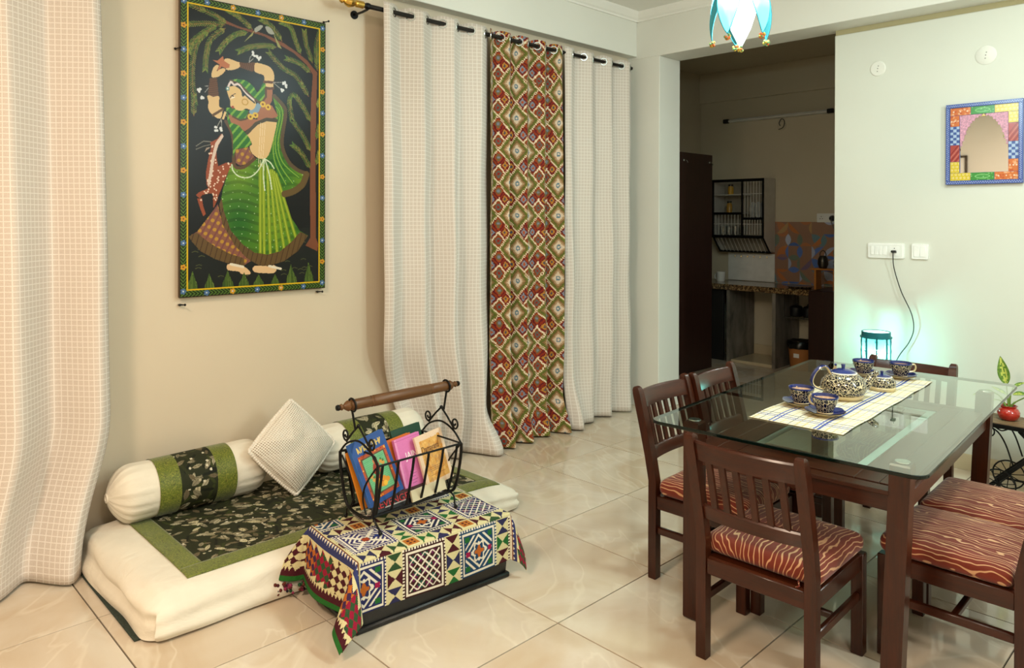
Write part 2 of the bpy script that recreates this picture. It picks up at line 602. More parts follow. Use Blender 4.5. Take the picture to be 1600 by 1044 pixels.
def mk_pottery():
    """cream vines and leaves on near-black glaze"""
    t = NT('vine_pottery')
    v = t.coord()
    wn = t.n('ShaderNodeTexNoise'); wn.inputs['Scale'].default_value = 22; t.l(v, wn.inputs['Vector'])
    wv = t.n('ShaderNodeVectorMath', operation='SCALE'); wv.inputs[3].default_value = 0.022; t.l(wn.outputs['Color'], wv.inputs[0])
    ad = t.n('ShaderNodeVectorMath', operation='ADD'); t.l(v, ad.inputs[0]); t.l(wv.outputs[0], ad.inputs[1])
    vo = t.n('ShaderNodeTexVoronoi', feature='DISTANCE_TO_EDGE'); vo.inputs['Scale'].default_value = 80; t.l(ad.outputs[0], vo.inputs['Vector'])
    v2 = t.n('ShaderNodeTexVoronoi', feature='F1'); v2.inputs['Scale'].default_value = 80; t.l(ad.outputs[0], v2.inputs['Vector'])
    a = t.ramp(vo.outputs['Distance'], [(0.035, (1, 1, 1)), (0.07, (0, 0, 0))])
    b = t.ramp(v2.outputs['Distance'], [(0.13, (1, 1, 1)), (0.18, (0, 0, 0))])
    m = t.math('MAXIMUM', a, b)
    t.col(t.mix(m, lin('#0d0c14'), lin('#d2c29c')))
    t.set(Roughness=0.12, Coat_Weight=0.5)
    return t.m


M_pot = mk_pottery()
M_potcream = plain('cream_glaze', '#cdb88a', 0.2)
M_potblue = plain('cobalt_glaze', '#1c2a66', 0.1, 0, 0.15, 20, 0, 0.5, 0.5)
M_tea = plain('milk_tea', '#c99a70', 0.15)

# ------------------------------------------------------------------ the room
XW, YB, YM, ZC = -1.80, 2.79, 2.985, 3.10
XR, YN = 3.40, -4.30          # side wall and the wall behind the camera
KX0, KX1, KY, KZ = -2.80, 1.2, 5.50, 3.13

fl = struct('floor', MB().box((-3.0, YN - 0.1, -0.06), (XR + 0.1, KY + 0.1, -0.008)), M_grout)
tm = MB().box((-0.2974, -0.2974, -0.009), (0.2974, 0.2974, 0.0), 0.0006)
t0 = None
for i in range(-5, 6):
    for j in range(-8, 10):
        cx, cy = 0.6 * i + 0.3, 0.6 * j + 0.3
        if cy > 3.0 and cx > 1.2: continue
        if cy < 3.0 and cx < -2.0: continue
        if cx > XR + 0.2 or cy < YN: continue
        if t0 is None:
            t0 = obj('tile', tm, M_tile, fl, smooth=False); t0.location = (cx, cy, 0)
        else:
            o = t0.copy(); COL.objects.link(o); o.parent = fl; o.location = (cx, cy, 0)

struct('wall_left', MB().box((XW - 0.12, YN, 0), (XW, YB + 0.25, ZC)), M_wall_cream)
struct('ceiling', MB().box((XW - 0.12, YN, ZC), (XR + 0.12, YB + 0.28, ZC + 0.1)), M_ceil)
struct('wall_near', MB().box((XW - 0.12, YN - 0.12, 0), (XR + 0.12, YN, ZC)), M_wall)
struct('wall_side', MB().box((XR, YN, 0), (XR + 0.12, YM, ZC)), M_wall)
# beam over the curtains and over the kitchen opening, one level
struct('beam_left', MB().box((XW, YN, 2.762), (-1.711, YB, ZC), 0.003), M_wall)
struct('beam_right', MB().box((-1.85, YB, 2.741), (XR, 3.072, ZC), 0.003), M_wall)
struct('column', MB().box((-1.86, YB, 0), (-1.497, 3.072, 2.741), 0.003), M_wall)
w = struct('wall_right', MB().box((-0.236, YM + 0.014, 0), (XR, 3.10, 2.741)), M_khaki)
struct('plaster', MB().box((-0.237, YM, 0), (XR, YM + 0.014, 2.705), 0.004), M_wall_right, w)
# cornice of the ceiling: two stepped coves
def cornice(a, horizontal):
    prof = [(0, 0), (0.012, 0), (0.016, 0.012), (0.030, 0.022), (0.052, 0.048), (0.060, 0.060), (0.062, 0.068), (0, 0.068)]
    m = MB()
    if horizontal:   # along x on the right beam
        m.prism([(YB - d, ZC - 0.068 + h) for d, h in prof], -1.711, XR, 'yz')
    else:
        m.prism([(-1.711 + d, ZC - 0.068 + h) for d, h in prof], YN, YB, 'xz')
    return m
struct('trim_1', cornice(0, True), M_ceil)
struct('trim_2', cornice(0, False), M_ceil)
# skirting tiles of the right wall
bs = struct('baseboard_right', MB().box((-0.236, YM - 0.008, 0), (XR, YM, 0.094)), M_skirt)
sk = None
for k in range(6):
    x0 = -0.236 + 0.6 * k
    mb = MB().box((x0 + 0.001, YM - 0.013, 0), (min(x0 + 0.599, XR), YM - 0.008, 0.096), 0.001)
    obj('tile', mb, M_skirt, bs, smooth=False)
bl = struct('baseboard_left', MB().box((XW, YN, 0), (XW + 0.008, YB, 0.094)), M_skirt)

# ------------------------------------------------------------------ kitchen beyond the opening
struct('wall_kitchen_back', MB().box((KX0 - 0.1, KY, 0), (KX1 + 0.1, KY + 0.1, KZ)), M_kwall)
struct('wall_kitchen_left', MB().box((KX0 - 0.1, 3.072, 0), (KX0, KY, KZ)), M_kwall)
struct('wall_kitchen_right', MB().box((KX1, 3.10, 0), (KX1 + 0.1, KY, KZ)), M_kwall)
struct('wall_kitchen_front', MB().box((KX0 - 0.1, 3.0, 0), (-1.86, 3.072, KZ)), M_kwall)
struct('ceiling_kitchen', MB().box((KX0 - 0.1, 3.072, KZ), (KX1 + 0.1, KY + 0.1, KZ + 0.1)), M_kwall)
struct('beam_kitchen', MB().box((KX0, KY - 0.035, 2.80), (KX1, KY, KZ), 0.004), M_kwall)
struct('baseboard_kitchen', MB().box((KX0, KY - 0.012, 0), (KX1, KY, 0.13), 0.002), M_skirt)

# open brown door leaf
d = struct('door_1', MB().box((-2.125, 3.74, 0.008), (-2.088, 4.556, 2.115), 0.003), M_doorw)
for yy in (4.05, 4.50):
    mb = MB().box((-2.088, yy - 0.018, 2.030), (-2.078, yy + 0.018, 2.048), 0.002)
    mb.tube([(-2.080, yy, 2.039), (-2.062, yy, 2.036), (-2.055, yy + 0.012, 2.015)], 0.006, 8)
    obj('door_hook', mb, M_steel, d)

# granite counter on stone slabs
t = NT('granite'); vv = t.n('ShaderNodeTexVoronoi'); vv.inputs['Scale'].default_value = 90; t.l(t.coord(), vv.inputs['Vector'])
t.col(t.ramp(vv.outputs['Color'], [(0.2, lin('#2c2117')), (0.45, lin('#7a5d3c')), (0.6, lin('#a88a5e')), (0.8, lin('#4a3826'))])); t.set(Roughness=0.12)
M_gran = t.m
t = NT('grey_stone'); f = t.noise(t.mapping(t.coord(), (1, 1, 0.35)), 7, 6, 0.6, 0.8)
t.col(t.ramp(f, [(0.3, lin('#4d4841')), (0.7, lin('#8f887c'))])); t.set(Roughness=0.5); M_stone = t.m
ct = thing('kitchen_counter', 'speckled brown granite counter on grey stone slabs in the dark kitchen', 'counter', (-1.7, 5.2, 0))
obj('worktop', MB().box((-1.08, -0.25, 0.748), (0.418, 0.298, 0.806), 0.004), M_gran, ct)
for xx in (-0.462, 0.038):
    obj('support_slab', MB().box((xx, -0.235, 0), (xx + 0.036, 0.285, 0.748), 0.002), M_stone, ct)
obj('recess_shade_sheet', MB().box((-1.08, -0.20, 0), (-0.52, -0.17, 0.748), 0.002), plain('recess_shade', '#15120f', 0.7), ct)  # near-black sheet standing in for the shade under the counter's left end
obj('plinth', MB().box((-0.42, -0.22, 0), (0.03, 0.285, 0.03), 0.003), M_skirt, ct)

cb = thing('kitchen_cabinet', 'dark brown cabinet door under the granite counter', 'cabinet', (-1.28, 4.93, 0))
obj('body', MB().box((0.0, 0.03, 0.04), (0.98, 0.565, 0.804), 0.002), M_doorw, cb)
obj('door', MB().box((0.0, 0.0, 0.03), (0.46, 0.028, 0.802), 0.003), M_doorw, cb)
obj('door', MB().box((0.465, 0.0, 0.03), (0.93, 0.028, 0.802), 0.003), M_doorw, cb)

# leaf-patterned splash panel: overlapping lens shapes printed on a board
def splash():
    Wd, Hd = 0.98, 0.645
    R = Raster(300, 198, Wd, Hd, (168, 130, 108))
    pal = [(196, 130, 88), (92, 124, 192), (126, 140, 122), (196, 160, 112), (160, 120, 116), (200, 208, 232), (132, 112, 138), (204, 128, 76), (116, 148, 156), (104, 134, 204), (186, 194, 218)]
    rnd = random.Random(5); c = 0.125
    for j in range(-1, 7):
        for i in range(-1, 10):
            x, y = i * c, j * c
            for k in range(2):
                a = rnd.choice([(x, y, x + c, y + c), (x + c, y, x, y + c), (x, y, x + c, y), (x, y, x, y + c)])
                ax, ay, bx, by = a; mx, my = (ax + bx) / 2, (ay + by) / 2; dx, dy = (bx - ax), (by - ay)
                w1, w2 = rnd.choice([(0.35, 0.0), (0.35, -0.35), (0.0, -0.4)])
                def arc(w, n=7): return [((1 - t) ** 2 * ax + 2 * t * (1 - t) * (mx - dy * w * 1.4) + t * t * bx, (1 - t) ** 2 * ay + 2 * t * (1 - t) * (my + dx * w * 1.4) + t * t * by) for t in [q / n for q in range(n + 1)]]
                R.poly(arc(w1) + arc(w2)[::-1], rnd.choice(pal))
    return R, Wd, Hd


def print_board(name, R, Wd, Hd, mat, parent, loc, th=0.006, plane='xz', edge=None):
    """flat printed board facing -y (plane xz) or +x (plane yz); R row 0 on top"""
    ny, nx = R.a.shape[:2]
    u = np.linspace(0, Wd, nx + 1); v = np.linspace(Hd, 0, ny + 1)
    U, V = np.meshgrid(u, v); Z = np.zeros_like(U)
    P = np.stack([U, Z, V], -1) if plane == 'xz' else np.stack([Z, U, V], -1)
    o = grid_obj(name, P, mat, parent, R.a, smooth=False)
    o.location = loc
    return o


R_, Wd, Hd = splash()
sp = thing('splash_panel', 'splashback printed with orange, blue and grey overlapping leaf shapes', 'panel', (-2.0, KY, 0.81))
obj('board', MB().box((0, -0.006, 0), (Wd, -0.0005, Hd), 0.001), M_kwall, sp, False)
print_board('print', R_, Wd, Hd, facecol('splash_print', 0.35, 0, 300, 0.4), sp, (0, -0.0066, 0))

wb = thing('hook_board', 'white wall board with a row of small hooks below the dish rack', 'board', (-2.44, KY, 0.81))
obj('board', MB().box((0, -0.008, 0), (0.545, -0.001, 0.30), 0.002), M_whitepl, wb)
for k in range(6):
    obj('hook', MB().tube([(0.09 + 0.075 * k, -0.008, 0.275), (0.09 + 0.075 * k, -0.022, 0.270), (0.09 + 0.075 * k, -0.024, 0.258), (0.09 + 0.075 * k, -0.016, 0.252)], 0.0028, 6), M_brass, wb)
wb.location.y = KY - 0.0072

# stainless wall rack for dishes
def dish_rack():
    r = thing('dish_rack', 'black framed dish rack with wire compartments hung on the kitchen wall', 'rack', (-2.19, KY, 1.13))
    X0, X1 = -0.30, 0.30; D = 0.25; Ht = 0.78
    mk = M_iron; steel = plain('dull_steel', '#dedbd2', 0.35, 0.2)
    side = [(-0.002, 0.0), (-0.10, 0.0), (-D, 0.16), (-D, Ht), (-0.002, Ht)]
    panel = plain('rack_side', '#c9c4ba', 0.3, 0.1)
    for xx in (X0, X1 - 0.006):
        obj('side_panel', MB().prism(side, xx, xx + 0.006, 'yz'), panel, r, False)
    f = MB()
    b = 0.018
    for (x0, x1, z0, z1) in ((X0, X1, Ht - 0.03, Ht), (X0, X1, 0.15, 0.18), (X0, X0 + b, 0.16, Ht), (X1 - b, X1, 0.16, Ht), (0.045, 0.045 + b, 0.17, Ht), (X0, 0.05, 0.40, 0.425), (0.05, X1, 0.345, 0.37)):
        f.box((x0, -D - 0.01, z0), (x1, -D + 0.006, z1), 0.002)
    f.tube([(X0 + 0.009, -D, 0.16), (X0 + 0.009, -0.10, 0.0)], 0.010, 6); f.tube([(X1 - 0.009, -D, 0.16), (X1 - 0.009, -0.10, 0.0)], 0.010, 6)
    f.box((X0, -0.105, -0.008), (X1, -0.085, 0.012))
    obj('frame', f, mk, r)
    for z, x0, x1 in ((0.61, X0, 0.05), (0.41, X0, 0.05), (0.355, 0.05, X1), (0.165, X0, X1), (0.0, X0, X1)):
        obj('shelf', MB().box((x0 + 0.008, -D + 0.008 if z > 0.1 else -0.10, z), (x1 - 0.008, -0.006, z + 0.008)), steel, r, False)
    m = MB()
    for k in range(6): m.tube([(0.085 + 0.033 * k, -D, 0.37), (0.085 + 0.033 * k, -D, 0.75)], 0.0035, 6)
    m.tube([(0.06, -D, 0.62), (X1, -D, 0.62)], 0.0035, 6)
    obj('plate_wires', m, steel, r)
    m = MB()
    for k in range(8): m.tube([(X0 + 0.04 + 0.038 * k, -D, 0.19), (X0 + 0.04 + 0.038 * k, -D, 0.40)], 0.0035, 6)
    for k in range(7): m.tube([(0.08 + 0.030 * k, -D, 0.19), (0.08 + 0.030 * k, -D, 0.345)], 0.0035, 6)
    m.tube([(X0, -D, 0.30), (X1, -D, 0.30)], 0.0035, 6)
    obj('cup_wires', m, steel, r)
    m = MB()
    for k in range(12): m.tube([(X0 + 0.05 + 0.045 * k, -D + 0.01, 0.165), (X0 + 0.05 + 0.045 * k, -0.105, 0.005)], 0.003, 6)
    obj('lower_wires', m, steel, r)
    obj('back', MB().box((X0 + 0.004, -0.005, 0.0), (X1 - 0.004, -0.001, Ht)), plain('rack_back', '#a39b8a', 0.5), r, False)
    return r
rk = dish_rack()
rk.location.y = KY - 0.0150
for k, (dx, z, h, c, lb) in enumerate([(-0.14, 1.13 + 0.618, 0.11, '#c9992e', 'yellow jar on the upper left shelf of the dish rack'), (-0.155, 1.13 + 0.418, 0.13, '#b98a36', 'amber bottle on the shelf below the yellow jar')]):
    j = thing('jar', lb, 'jar', (-2.19 + dx, KY - 0.16, z + 0.0005))
    obj('body', MB().lathe([(0.001, 0), (0.030, 0), (0.031, 0.006), (0.031, h * 0.7), (0.022, h * 0.8), (0.022, h * 0.84), (0.001, h * 0.84)], 16), plain('jar%d' % k, c, 0.3), j)
    obj('lid', MB().lathe([(0.001, h * 0.84), (0.025, h * 0.84), (0.025, h), (0.001, h)], 16), M_blackpl, j)
for k in range(3):
    o = obj('plate', MB().lathe([(0.001, 0), (0.055, 0.002), (0.085, 0.012), (0.087, 0.014), (0.055, 0.006), (0.001, 0.004)], 24, axis='x'), M_whitepl)
    tag(o, ('left', 'middle', 'right')[k] + ' one of three white plates on edge behind the dish rack wires', 'plate', 'plates in the dish rack')
    o.location = (-2.19 + 0.10 + 0.055 * k, KY - 0.14, 1.13 + 0.3635 + 0.0876)
for k in range(4):
    o = obj('steel_tumbler', MB().lathe([(0.001, 0), (0.024, 0), (0.031, 0.10), (0.029, 0.10), (0.023, 0.004), (0.001, 0.004)], 16), plain('tumbler', '#b7b4aa', 0.25, 0.8))
    tag(o, ('leftmost', 'second from left', 'third from left', 'rightmost')[k] + ' of the four steel tumblers in the dish rack', 'tumbler', 'tumblers in the dish rack')
    o.location = (-2.19 - 0.235 + 0.075 * k, KY - 0.15, 1.13 + 0.1735)

# cup, bin and small things on and under the counter
cp = thing('kitchen_mug', 'plain white mug at the dark left end of the counter', 'mug', (-2.39, 5.24, 0.8065))
obj('body', MB().lathe([(0.001, 0), (0.040, 0), (0.045, 0.01), (0.047, 0.10), (0.044, 0.10), (0.042, 0.012), (0.001, 0.012)], 20), M_whitepl, cp)
obj('handle', MB().tube([(-0.045 - 0.025 * math.sin(a), 0, 0.05 + 0.03 * math.cos(a)) for a in [PI * q / 8 for q in range(9)]], 0.005, 6), M_whitepl, cp)
pl = thing('steel_plate', 'round steel plate lying at the right end of the counter', 'plate', (-1.45, 5.12, 0.8065))
obj('dish', MB().lathe([(0.001, 0), (0.10, 0.0), (0.125, 0.016), (0.128, 0.018), (0.1, 0.005), (0.001, 0.004)], 28), M_steel, pl)
bn = thing('waste_bin', 'orange-brown bin lined with a black bag under the counter', 'bin', (-1.44, 5.14, 0))
obj('body', MB().lathe([(0.001, 0.0), (0.10, 0.0), (0.105, 0.01), (0.125, 0.255), (0.120, 0.255), (0.10, 0.012), (0.001, 0.012)], 24), plain('bin_plastic', '#b5763f', 0.45), bn)
rnd = random.Random(2); pr = []
m = MB(); rings = []
for (r, z, a) in ((0.118, 0.235, 0.0), (0.134, 0.215, 0.1), (0.137, 0.262, 0.06), (0.126, 0.285, 0.1), (0.085, 0.277, 0.15), (0.01, 0.255, 0)):
    rings.append([((r * (1 + a * rnd.uniform(-1, 1))) * math.cos(2 * PI * k / 24), (r * (1 + a * rnd.uniform(-1, 1))) * math.sin(2 * PI * k / 24), z + a * 0.05 * rnd.uniform(-1, 1)) for k in range(24)])
m.loft(rings)
obj('bag', m, plain('bin_bag', '#0b0b0c', 0.3), bn)
obj('sticker', MB().box((-0.025, -0.123, 0.13), (0.03, -0.1215, 0.17)), M_whitepl, bn, False)

wr = thing('wire_rack', 'black wire rack of pans hung under the counter above the bin', 'rack', (-1.49, 5.26, 0.5))
m = MB()
for k in range(10): m.tube([(-0.12 + 0.026 * k, -0.14, 0.0), (-0.12 + 0.026 * k, 0.14, 0.0)], 0.003, 6)
for yy in (-0.14, 0.14):
    m.tube([(-0.13, yy, 0.0), (0.14, yy, 0.0)], 0.004, 6)
    for xx in (-0.125, 0.135): m.tube([(xx, yy, 0), (xx, yy, 0.247)], 0.004, 6)
obj('frame', m, M_steel, wr)
for k, (dx, r) in enumerate(((-0.06, 0.062), (0.065, 0.055))):
    o = thing('cooking_pan', ('larger' if k == 0 else 'smaller') + ' dark pan on the wire rack under the counter', 'pan', (-1.49 + dx, 5.26, 0.5038))
    obj('body', MB().lathe([(0.001, 0), (r * 0.9, 0), (r, 0.01), (r, 0.09), (r * 0.96, 0.09), (r * 0.94, 0.012), (0.001, 0.012)], 22), M_blackpl, o)
    obj('lid', MB().lathe([(r * 1.02, 0.091), (r * 0.8, 0.105), (0.012, 0.115), (0.012, 0.13), (0.001, 0.132)], 22), M_blackpl, o)

# socket, plug and cord on the kitchen wall
def rounded_rect(w, h, r, n=5):
    out = []
    for cx, cy, a0 in ((w / 2 - r, h / 2 - r, 0), (-w / 2 + r, h / 2 - r, PI / 2), (-w / 2 + r, -h / 2 + r, PI), (w / 2 - r, -h / 2 + r, 1.5 * PI)):
        for k in range(n + 1):
            a = a0 + PI / 2 * k / n; out.append((cx + r * math.cos(a), cy + r * math.sin(a)))
    return out
so = thing('wall_socket', 'white double socket above the leaf-printed splashback', 'socket', (-1.345, KY - 0.0003, 1.497))
obj('plate', MB().prism(rounded_rect(0.20, 0.09, 0.008), -0.012, -0.0005, 'xz'), M_whitepl, so)
for dx in (-0.055, 0.045):
    m = MB()
    for (px, pz) in ((0, 0.014), (-0.012, -0.008), (0.012, -0.008)): m.lathe([(0.004, -0.0135), (0.004, -0.0118), (0.0001, -0.0118)], 8, (dx + px, 0, pz), 'y')
    obj('socket_holes', m, M_blackpl, so)
pg = thing('mains_plug', 'black plug in the right half of the kitchen socket', 'plug', (-1.285, KY - 0.0138, 1.492))
obj('body', MB().lathe([(0.001, -0.05), (0.016, -0.046), (0.028, -0.02), (0.030, -0.0005), (0.001, -0.0005)], 18, axis='y'), M_blackpl, pg)
obj('cord', MB().tube(smoothpath([(0, -0.045, -0.01), (0.02, -0.06, -0.06), (0.06, -0.06, -0.16), (0.09, -0.08, -0.32), (0.05, -0.10, -0.44)], 6), 0.005, 6), plain('grey_cord', '#77736b', 0.5), pg)
tl = thing('tube_light', 'unlit tube light high on the kitchen wall', 'tube light', (-1.87, KY - 0.036, 2.565))
obj('batten', MB().box((-0.61, 0.0, -0.012), (0.61, 0.035, 0.022), 0.004), M_whitepl, tl)
obj('tube', MB().tube([(-0.55, -0.022, 0), (0.55, -0.022, 0)], 0.013, 12), plain('tube_glass', '#d9d8cf', 0.25), tl)
for xx in (-0.61, 0.545): obj('end_cap', MB().box((xx, -0.04, -0.02), (xx + 0.065, 0.0, 0.025), 0.006), M_blackpl, tl)
cr = thing('wire_rose', 'round cover with a loose wire under the kitchen tube light', 'wall fitting', (-1.83, KY, 2.47))
obj('cover', MB().lathe([(0.001, -0.010), (0.045, -0.010), (0.050, -0.004), (0.050, -0.0005), (0.001, -0.0005)], 24, axis='y'), M_kwall, cr)
obj('wire', MB().tube(smoothpath([(-0.01, -0.012, 0.0), (-0.015, -0.03, 0.03), (0.015, -0.03, 0.07), (0.045, -0.03, 0.04), (0.03, -0.03, -0.02), (-0.02, -0.03, -0.04)], 6), 0.004, 6), M_blackpl, cr)
ws = thing('spice_stand', 'small orange wooden stand on the kitchen counter beside the opening edge', 'stand', (-1.175, 5.10, 0.8065))
ow = wood('orange_wood', '#9c5a1e', '#d18a3b', 0.4, 0, 10, 0)
obj('shelf', MB().box((-0.13, -0.07, 0.19), (0.12, 0.07, 0.205), 0.003), ow, ws)
for xx in (-0.09, 0.09): obj('leg', MB().box((xx - 0.01, -0.06, 0), (xx + 0.01, 0.06, 0.19), 0.002), ow, ws)
pt = thing('mortar_pot', 'small dark pot on the orange wooden stand', 'pot', (-1.215, 5.10, 0.8065 + 0.2055))
obj('body', MB().lathe([(0.001, 0), (0.035, 0), (0.05, 0.04), (0.045, 0.09), (0.03, 0.12), (0.026, 0.12), (0.001, 0.10)], 18), plain('dark_metal', '#4b4740', 0.3, 0.8), pt)
obj('handle', MB().tube([(0.03 * math.cos(a), 0, 0.12 + 0.05 * math.sin(a)) for a in [PI * q / 10 for q in range(11)]], 0.004, 6), M_iron, pt)

# ------------------------------------------------------------------ curtains and rod
ROD_X, ROD_Z = -1.662, 2.645


def curtain_pts(yl, yr, n, amp, ztop, ns, nz, phase=0.0, flare=None, seed=1, x0=ROD_X, zbot=0.012, squash=None):
    s = np.linspace(0, 1, ns + 1)[None, :]; t = np.linspace(0, 1, nz + 1)[:, None]
    rnd = np.random.RandomState(seed)
    YL = np.array([yl(float(q)) for q in t[:, 0]])[:, None]; YR = np.array([yr(float(q)) for q in t[:, 0]])[:, None]
    ph = 2 * np.pi * n * s + phase + 0.35 * np.sin(2.3 * t + 5 * s + seed) * np.clip(t * 3, 0, 1)
    A = np.array([amp(float(q)) for q in t[:, 0]])[:, None]
    irr = 1 + 0.30 * np.sin(7.1 * s * n / 3 + seed) * np.clip(t * 2, 0, 1)
    q_, o_ = squash(s, t) if squash else (1.0, 0.0)
    X = x0 + A * irr * q_ * np.sin(ph) + o_
    Y = YL + (YR - YL) * s + 0.25 * A * np.sin(2 * ph) * np.clip(1 - t, 0.3, 1)
    X = X + 0.008 * np.sin(9 * t + 11 * s + seed) * t + 0.006 * np.sin(23 * t + 3 * s) * t
    if flare is not None: X = X + flare(s, t)
    Zp = ztop + (zbot - ztop) * t + 0 * s
    # the cloth between the eyelets dips a little at the top edge
    Zp = Zp - 0.006 * (1 - np.cos(2 * ph)) * np.clip(1 - t * 25, 0, 1)
    P = np.stack([X, Y, Zp], -1)
    k = min(nz, nz // 3)
    d = np.hypot(np.diff(P[k, :, 0]), np.diff(P[k, :, 1])); u = np.concatenate([[0], np.cumsum(d)])
    UV = np.stack([np.broadcast_to(u[None, :], X.shape), Zp], -1)
    return P, UV


def eyelets(root, P, ztop, n, phase, mat, x0=ROD_X):
    s = np.linspace(0, 1, P.shape[1]); row = P[min(P.shape[0] - 1, max(1, int(P.shape[0] * (ztop - ROD_Z) / (ztop - 0.01))))]
    k = 0
    for i in range(1, P.shape[1]):
        a, b = row[i - 1][0] - x0, row[i][0] - x0
        if a == 0 or a * b < 0:
            c = (row[i - 1] + row[i]) / 2; tg = row[min(i + 2, len(row) - 1)] - row[max(i - 3, 0)]
            mb = MB().torus((c[0], c[1], ROD_Z), 0.025, 0.0055, (tg[1], -tg[0], 0), 18, 6)
            obj('eyelet', mb, mat, root)


def curtain(label, yl, yr, n, amp, mat, phase=0.0, flare=None, seed=1, ztop=2.692, ns=150, nz=70, print_fn=None, ring=True, x0=ROD_X, group=None, squash=None):
    r = thing('curtain', label, 'curtain', (0, 0, 0), 0, group)
    P, UV = curtain_pts(yl, yr, n, amp, ztop, ns, nz, phase, flare, seed, x0, 0.012, squash)
    org = np.array([x0, float(yl(0)), 0.0]); r.location = org
    rgb = None
    if print_fn is not None:
        uc = (UV[:-1, :-1, 0] + UV[1:, 1:, 0]) / 2; vc = (UV[:-1, :-1, 1] + UV[1:, 1:, 1]) / 2
        rgb = print_fn(uc, vc)
    o = grid_obj('cloth', P - org, mat, r, rgb, UV)
    sol = o.modifiers.new('thickness', 'SOLIDIFY'); sol.thickness = 0.0025; sol.offset = 0
    if ring:
        before = len(r.children); eyelets(r, P, ztop, n, phase, M_steel, x0)
        for ch in r.children:
            if ch.name.startswith('eyelet'): ch.location = -Vector(org)
    return r


def sm(a, b, t): q = max(0.0, min(1.0, (t - a) / (b - a))); return q * q * (3 - 2 * q)
def smn(a, b, t): q = np.clip((t - a) / (b - a), 0, 1); return q * q * (3 - 2 * q)


# cream curtain between the painting and the patterned one; its near hem sweeps in and its far hem kicks out
curtain('cream checked eyelet curtain directly left of the patterned one', lambda t: 0.342 + 0.03 * t + 0.20 * sm(0.70, 0.95, t), lambda t: 1.178 + 0.0 * t, 3.6,
        lambda t: 0.036 + 0.018 * t, M_curtain, 0.6, lambda s, t: 0.05 * smn(0.88, 1, t) * np.sin(6 * s + 1) + 0.13 * smn(0.90, 1, t) * smn(0.75, 1.0, s), 3,
        squash=lambda s, t: (1 - 0.55 * smn(0.70, 0.86, t) * (1 - smn(0.15, 0.45, s)), -0.098 * smn(0.70, 0.86, t) * (1 - smn(0.15, 0.45, s))))


def kilim(u, v):
    q = 0.0062; u = (np.floor(u / q) + 0.5) * q; v = (np.floor(v / q) + 0.5) * q
    a = u / 0.165 + 0.25; b = v / 0.214
    p = a + b; m = a - b; i = np.floor(p); j = np.floor(m); fp = p - i - 0.5; fm = m - j - 0.5
    d = np.maximum(abs(fp), abs(fm)); kind = np.mod(i + j, 2)
    out = np.zeros(u.shape + (3,), np.float32)
    def put(mask, c): out[mask] = c
    G = kind == 0
    put(G, (112, 114, 46)); put(G & (d < 0.40), (90, 96, 40)); put(G & (d < 0.34), (134, 102, 62)); put(G & (d < 0.27), (176, 142, 106)); put(G & (d < 0.20), (216, 196, 172))
    put(G & (np.hypot(fp, fm) < 0.11), (98, 126, 140)); put(G & (np.hypot(fp, fm) < 0.045), (216, 200, 180))
    Rr = ~G
    f2, m2 = np.mod(2 * (fp + 0.5), 1) - 0.5, np.mod(2 * (fm + 0.5), 1) - 0.5; d2 = np.maximum(abs(f2), abs(m2)); ix = (fp > 0) * 1 + (fm > 0) * 2
    for k in range(4):
        K = Rr & (ix == k)
        put(K, [(150, 60, 24), (100, 26, 32), (124, 84, 38), (138, 46, 22)][k])
        put(K & (d2 < 0.36), [(100, 30, 32), (158, 66, 26), (146, 56, 24), (104, 24, 34)][k])
        put(K & (d2 < 0.25), [(128, 138, 152), (112, 96, 66), (92, 98, 90), (186, 128, 50)][k])
        put(K & (d2 < 0.11), [(176, 76, 28), (120, 128, 142), (140, 40, 30), (66, 70, 86)][k])
    put(Rr & (abs(fp) < 0.035) & (fm > 0.0), (230, 214, 186)); put(Rr & (abs(fm) < 0.035) & (fp < 0.1), (230, 214, 186))
    edge = (d > 0.455); put(edge, (226, 208, 176)); dot = edge & (np.mod(np.floor(u / q) + np.floor(v / q), 3) == 0); put(dot, (120, 60, 30))
    return out


curtain('maroon and green diamond-patterned eyelet curtain between two cream ones', lambda t: 1.166 + 0.010 * t, lambda t: 1.856 + 0.0 * t, 4.1,
        lambda t: 0.034 + 0.012 * t, facecol('kilim_print', 0.85, 0.3, 260), 2.6, lambda s, t: 0.07 * smn(0.90, 1, t) * (0.4 + 0.6 * np.sin(5 * s) ** 2), 5, 2.688, 240, 440, kilim)
curtain('cream checked eyelet curtain hanging in the far corner by the column', lambda t: 1.868 + 0.005 * t, lambda t: 2.665 + 0.02 * t, 3.6,
        lambda t: 0.030 + 0.012 * t, M_curtain, 0.2, lambda s, t: 0.10 * smn(0.86, 1, t) * np.exp(-((s - 0.12) / 0.16) ** 2), 8)
# big near curtain at the left edge of the view
curtain('large cream checked curtain hanging in front of the near end of the mattress', lambda t: -2.35, lambda t: -1.075 + 0.05 * t - 0.13 * sm(0.76, 1, t), 4.2,
        lambda t: 0.045 + 0.02 * t, M_curtain, 1.3, lambda s, t: 0.07 * smn(0.85, 1, t) * np.sin(9 * s) , 12, 2.692, 190, 80, x0=-1.655)

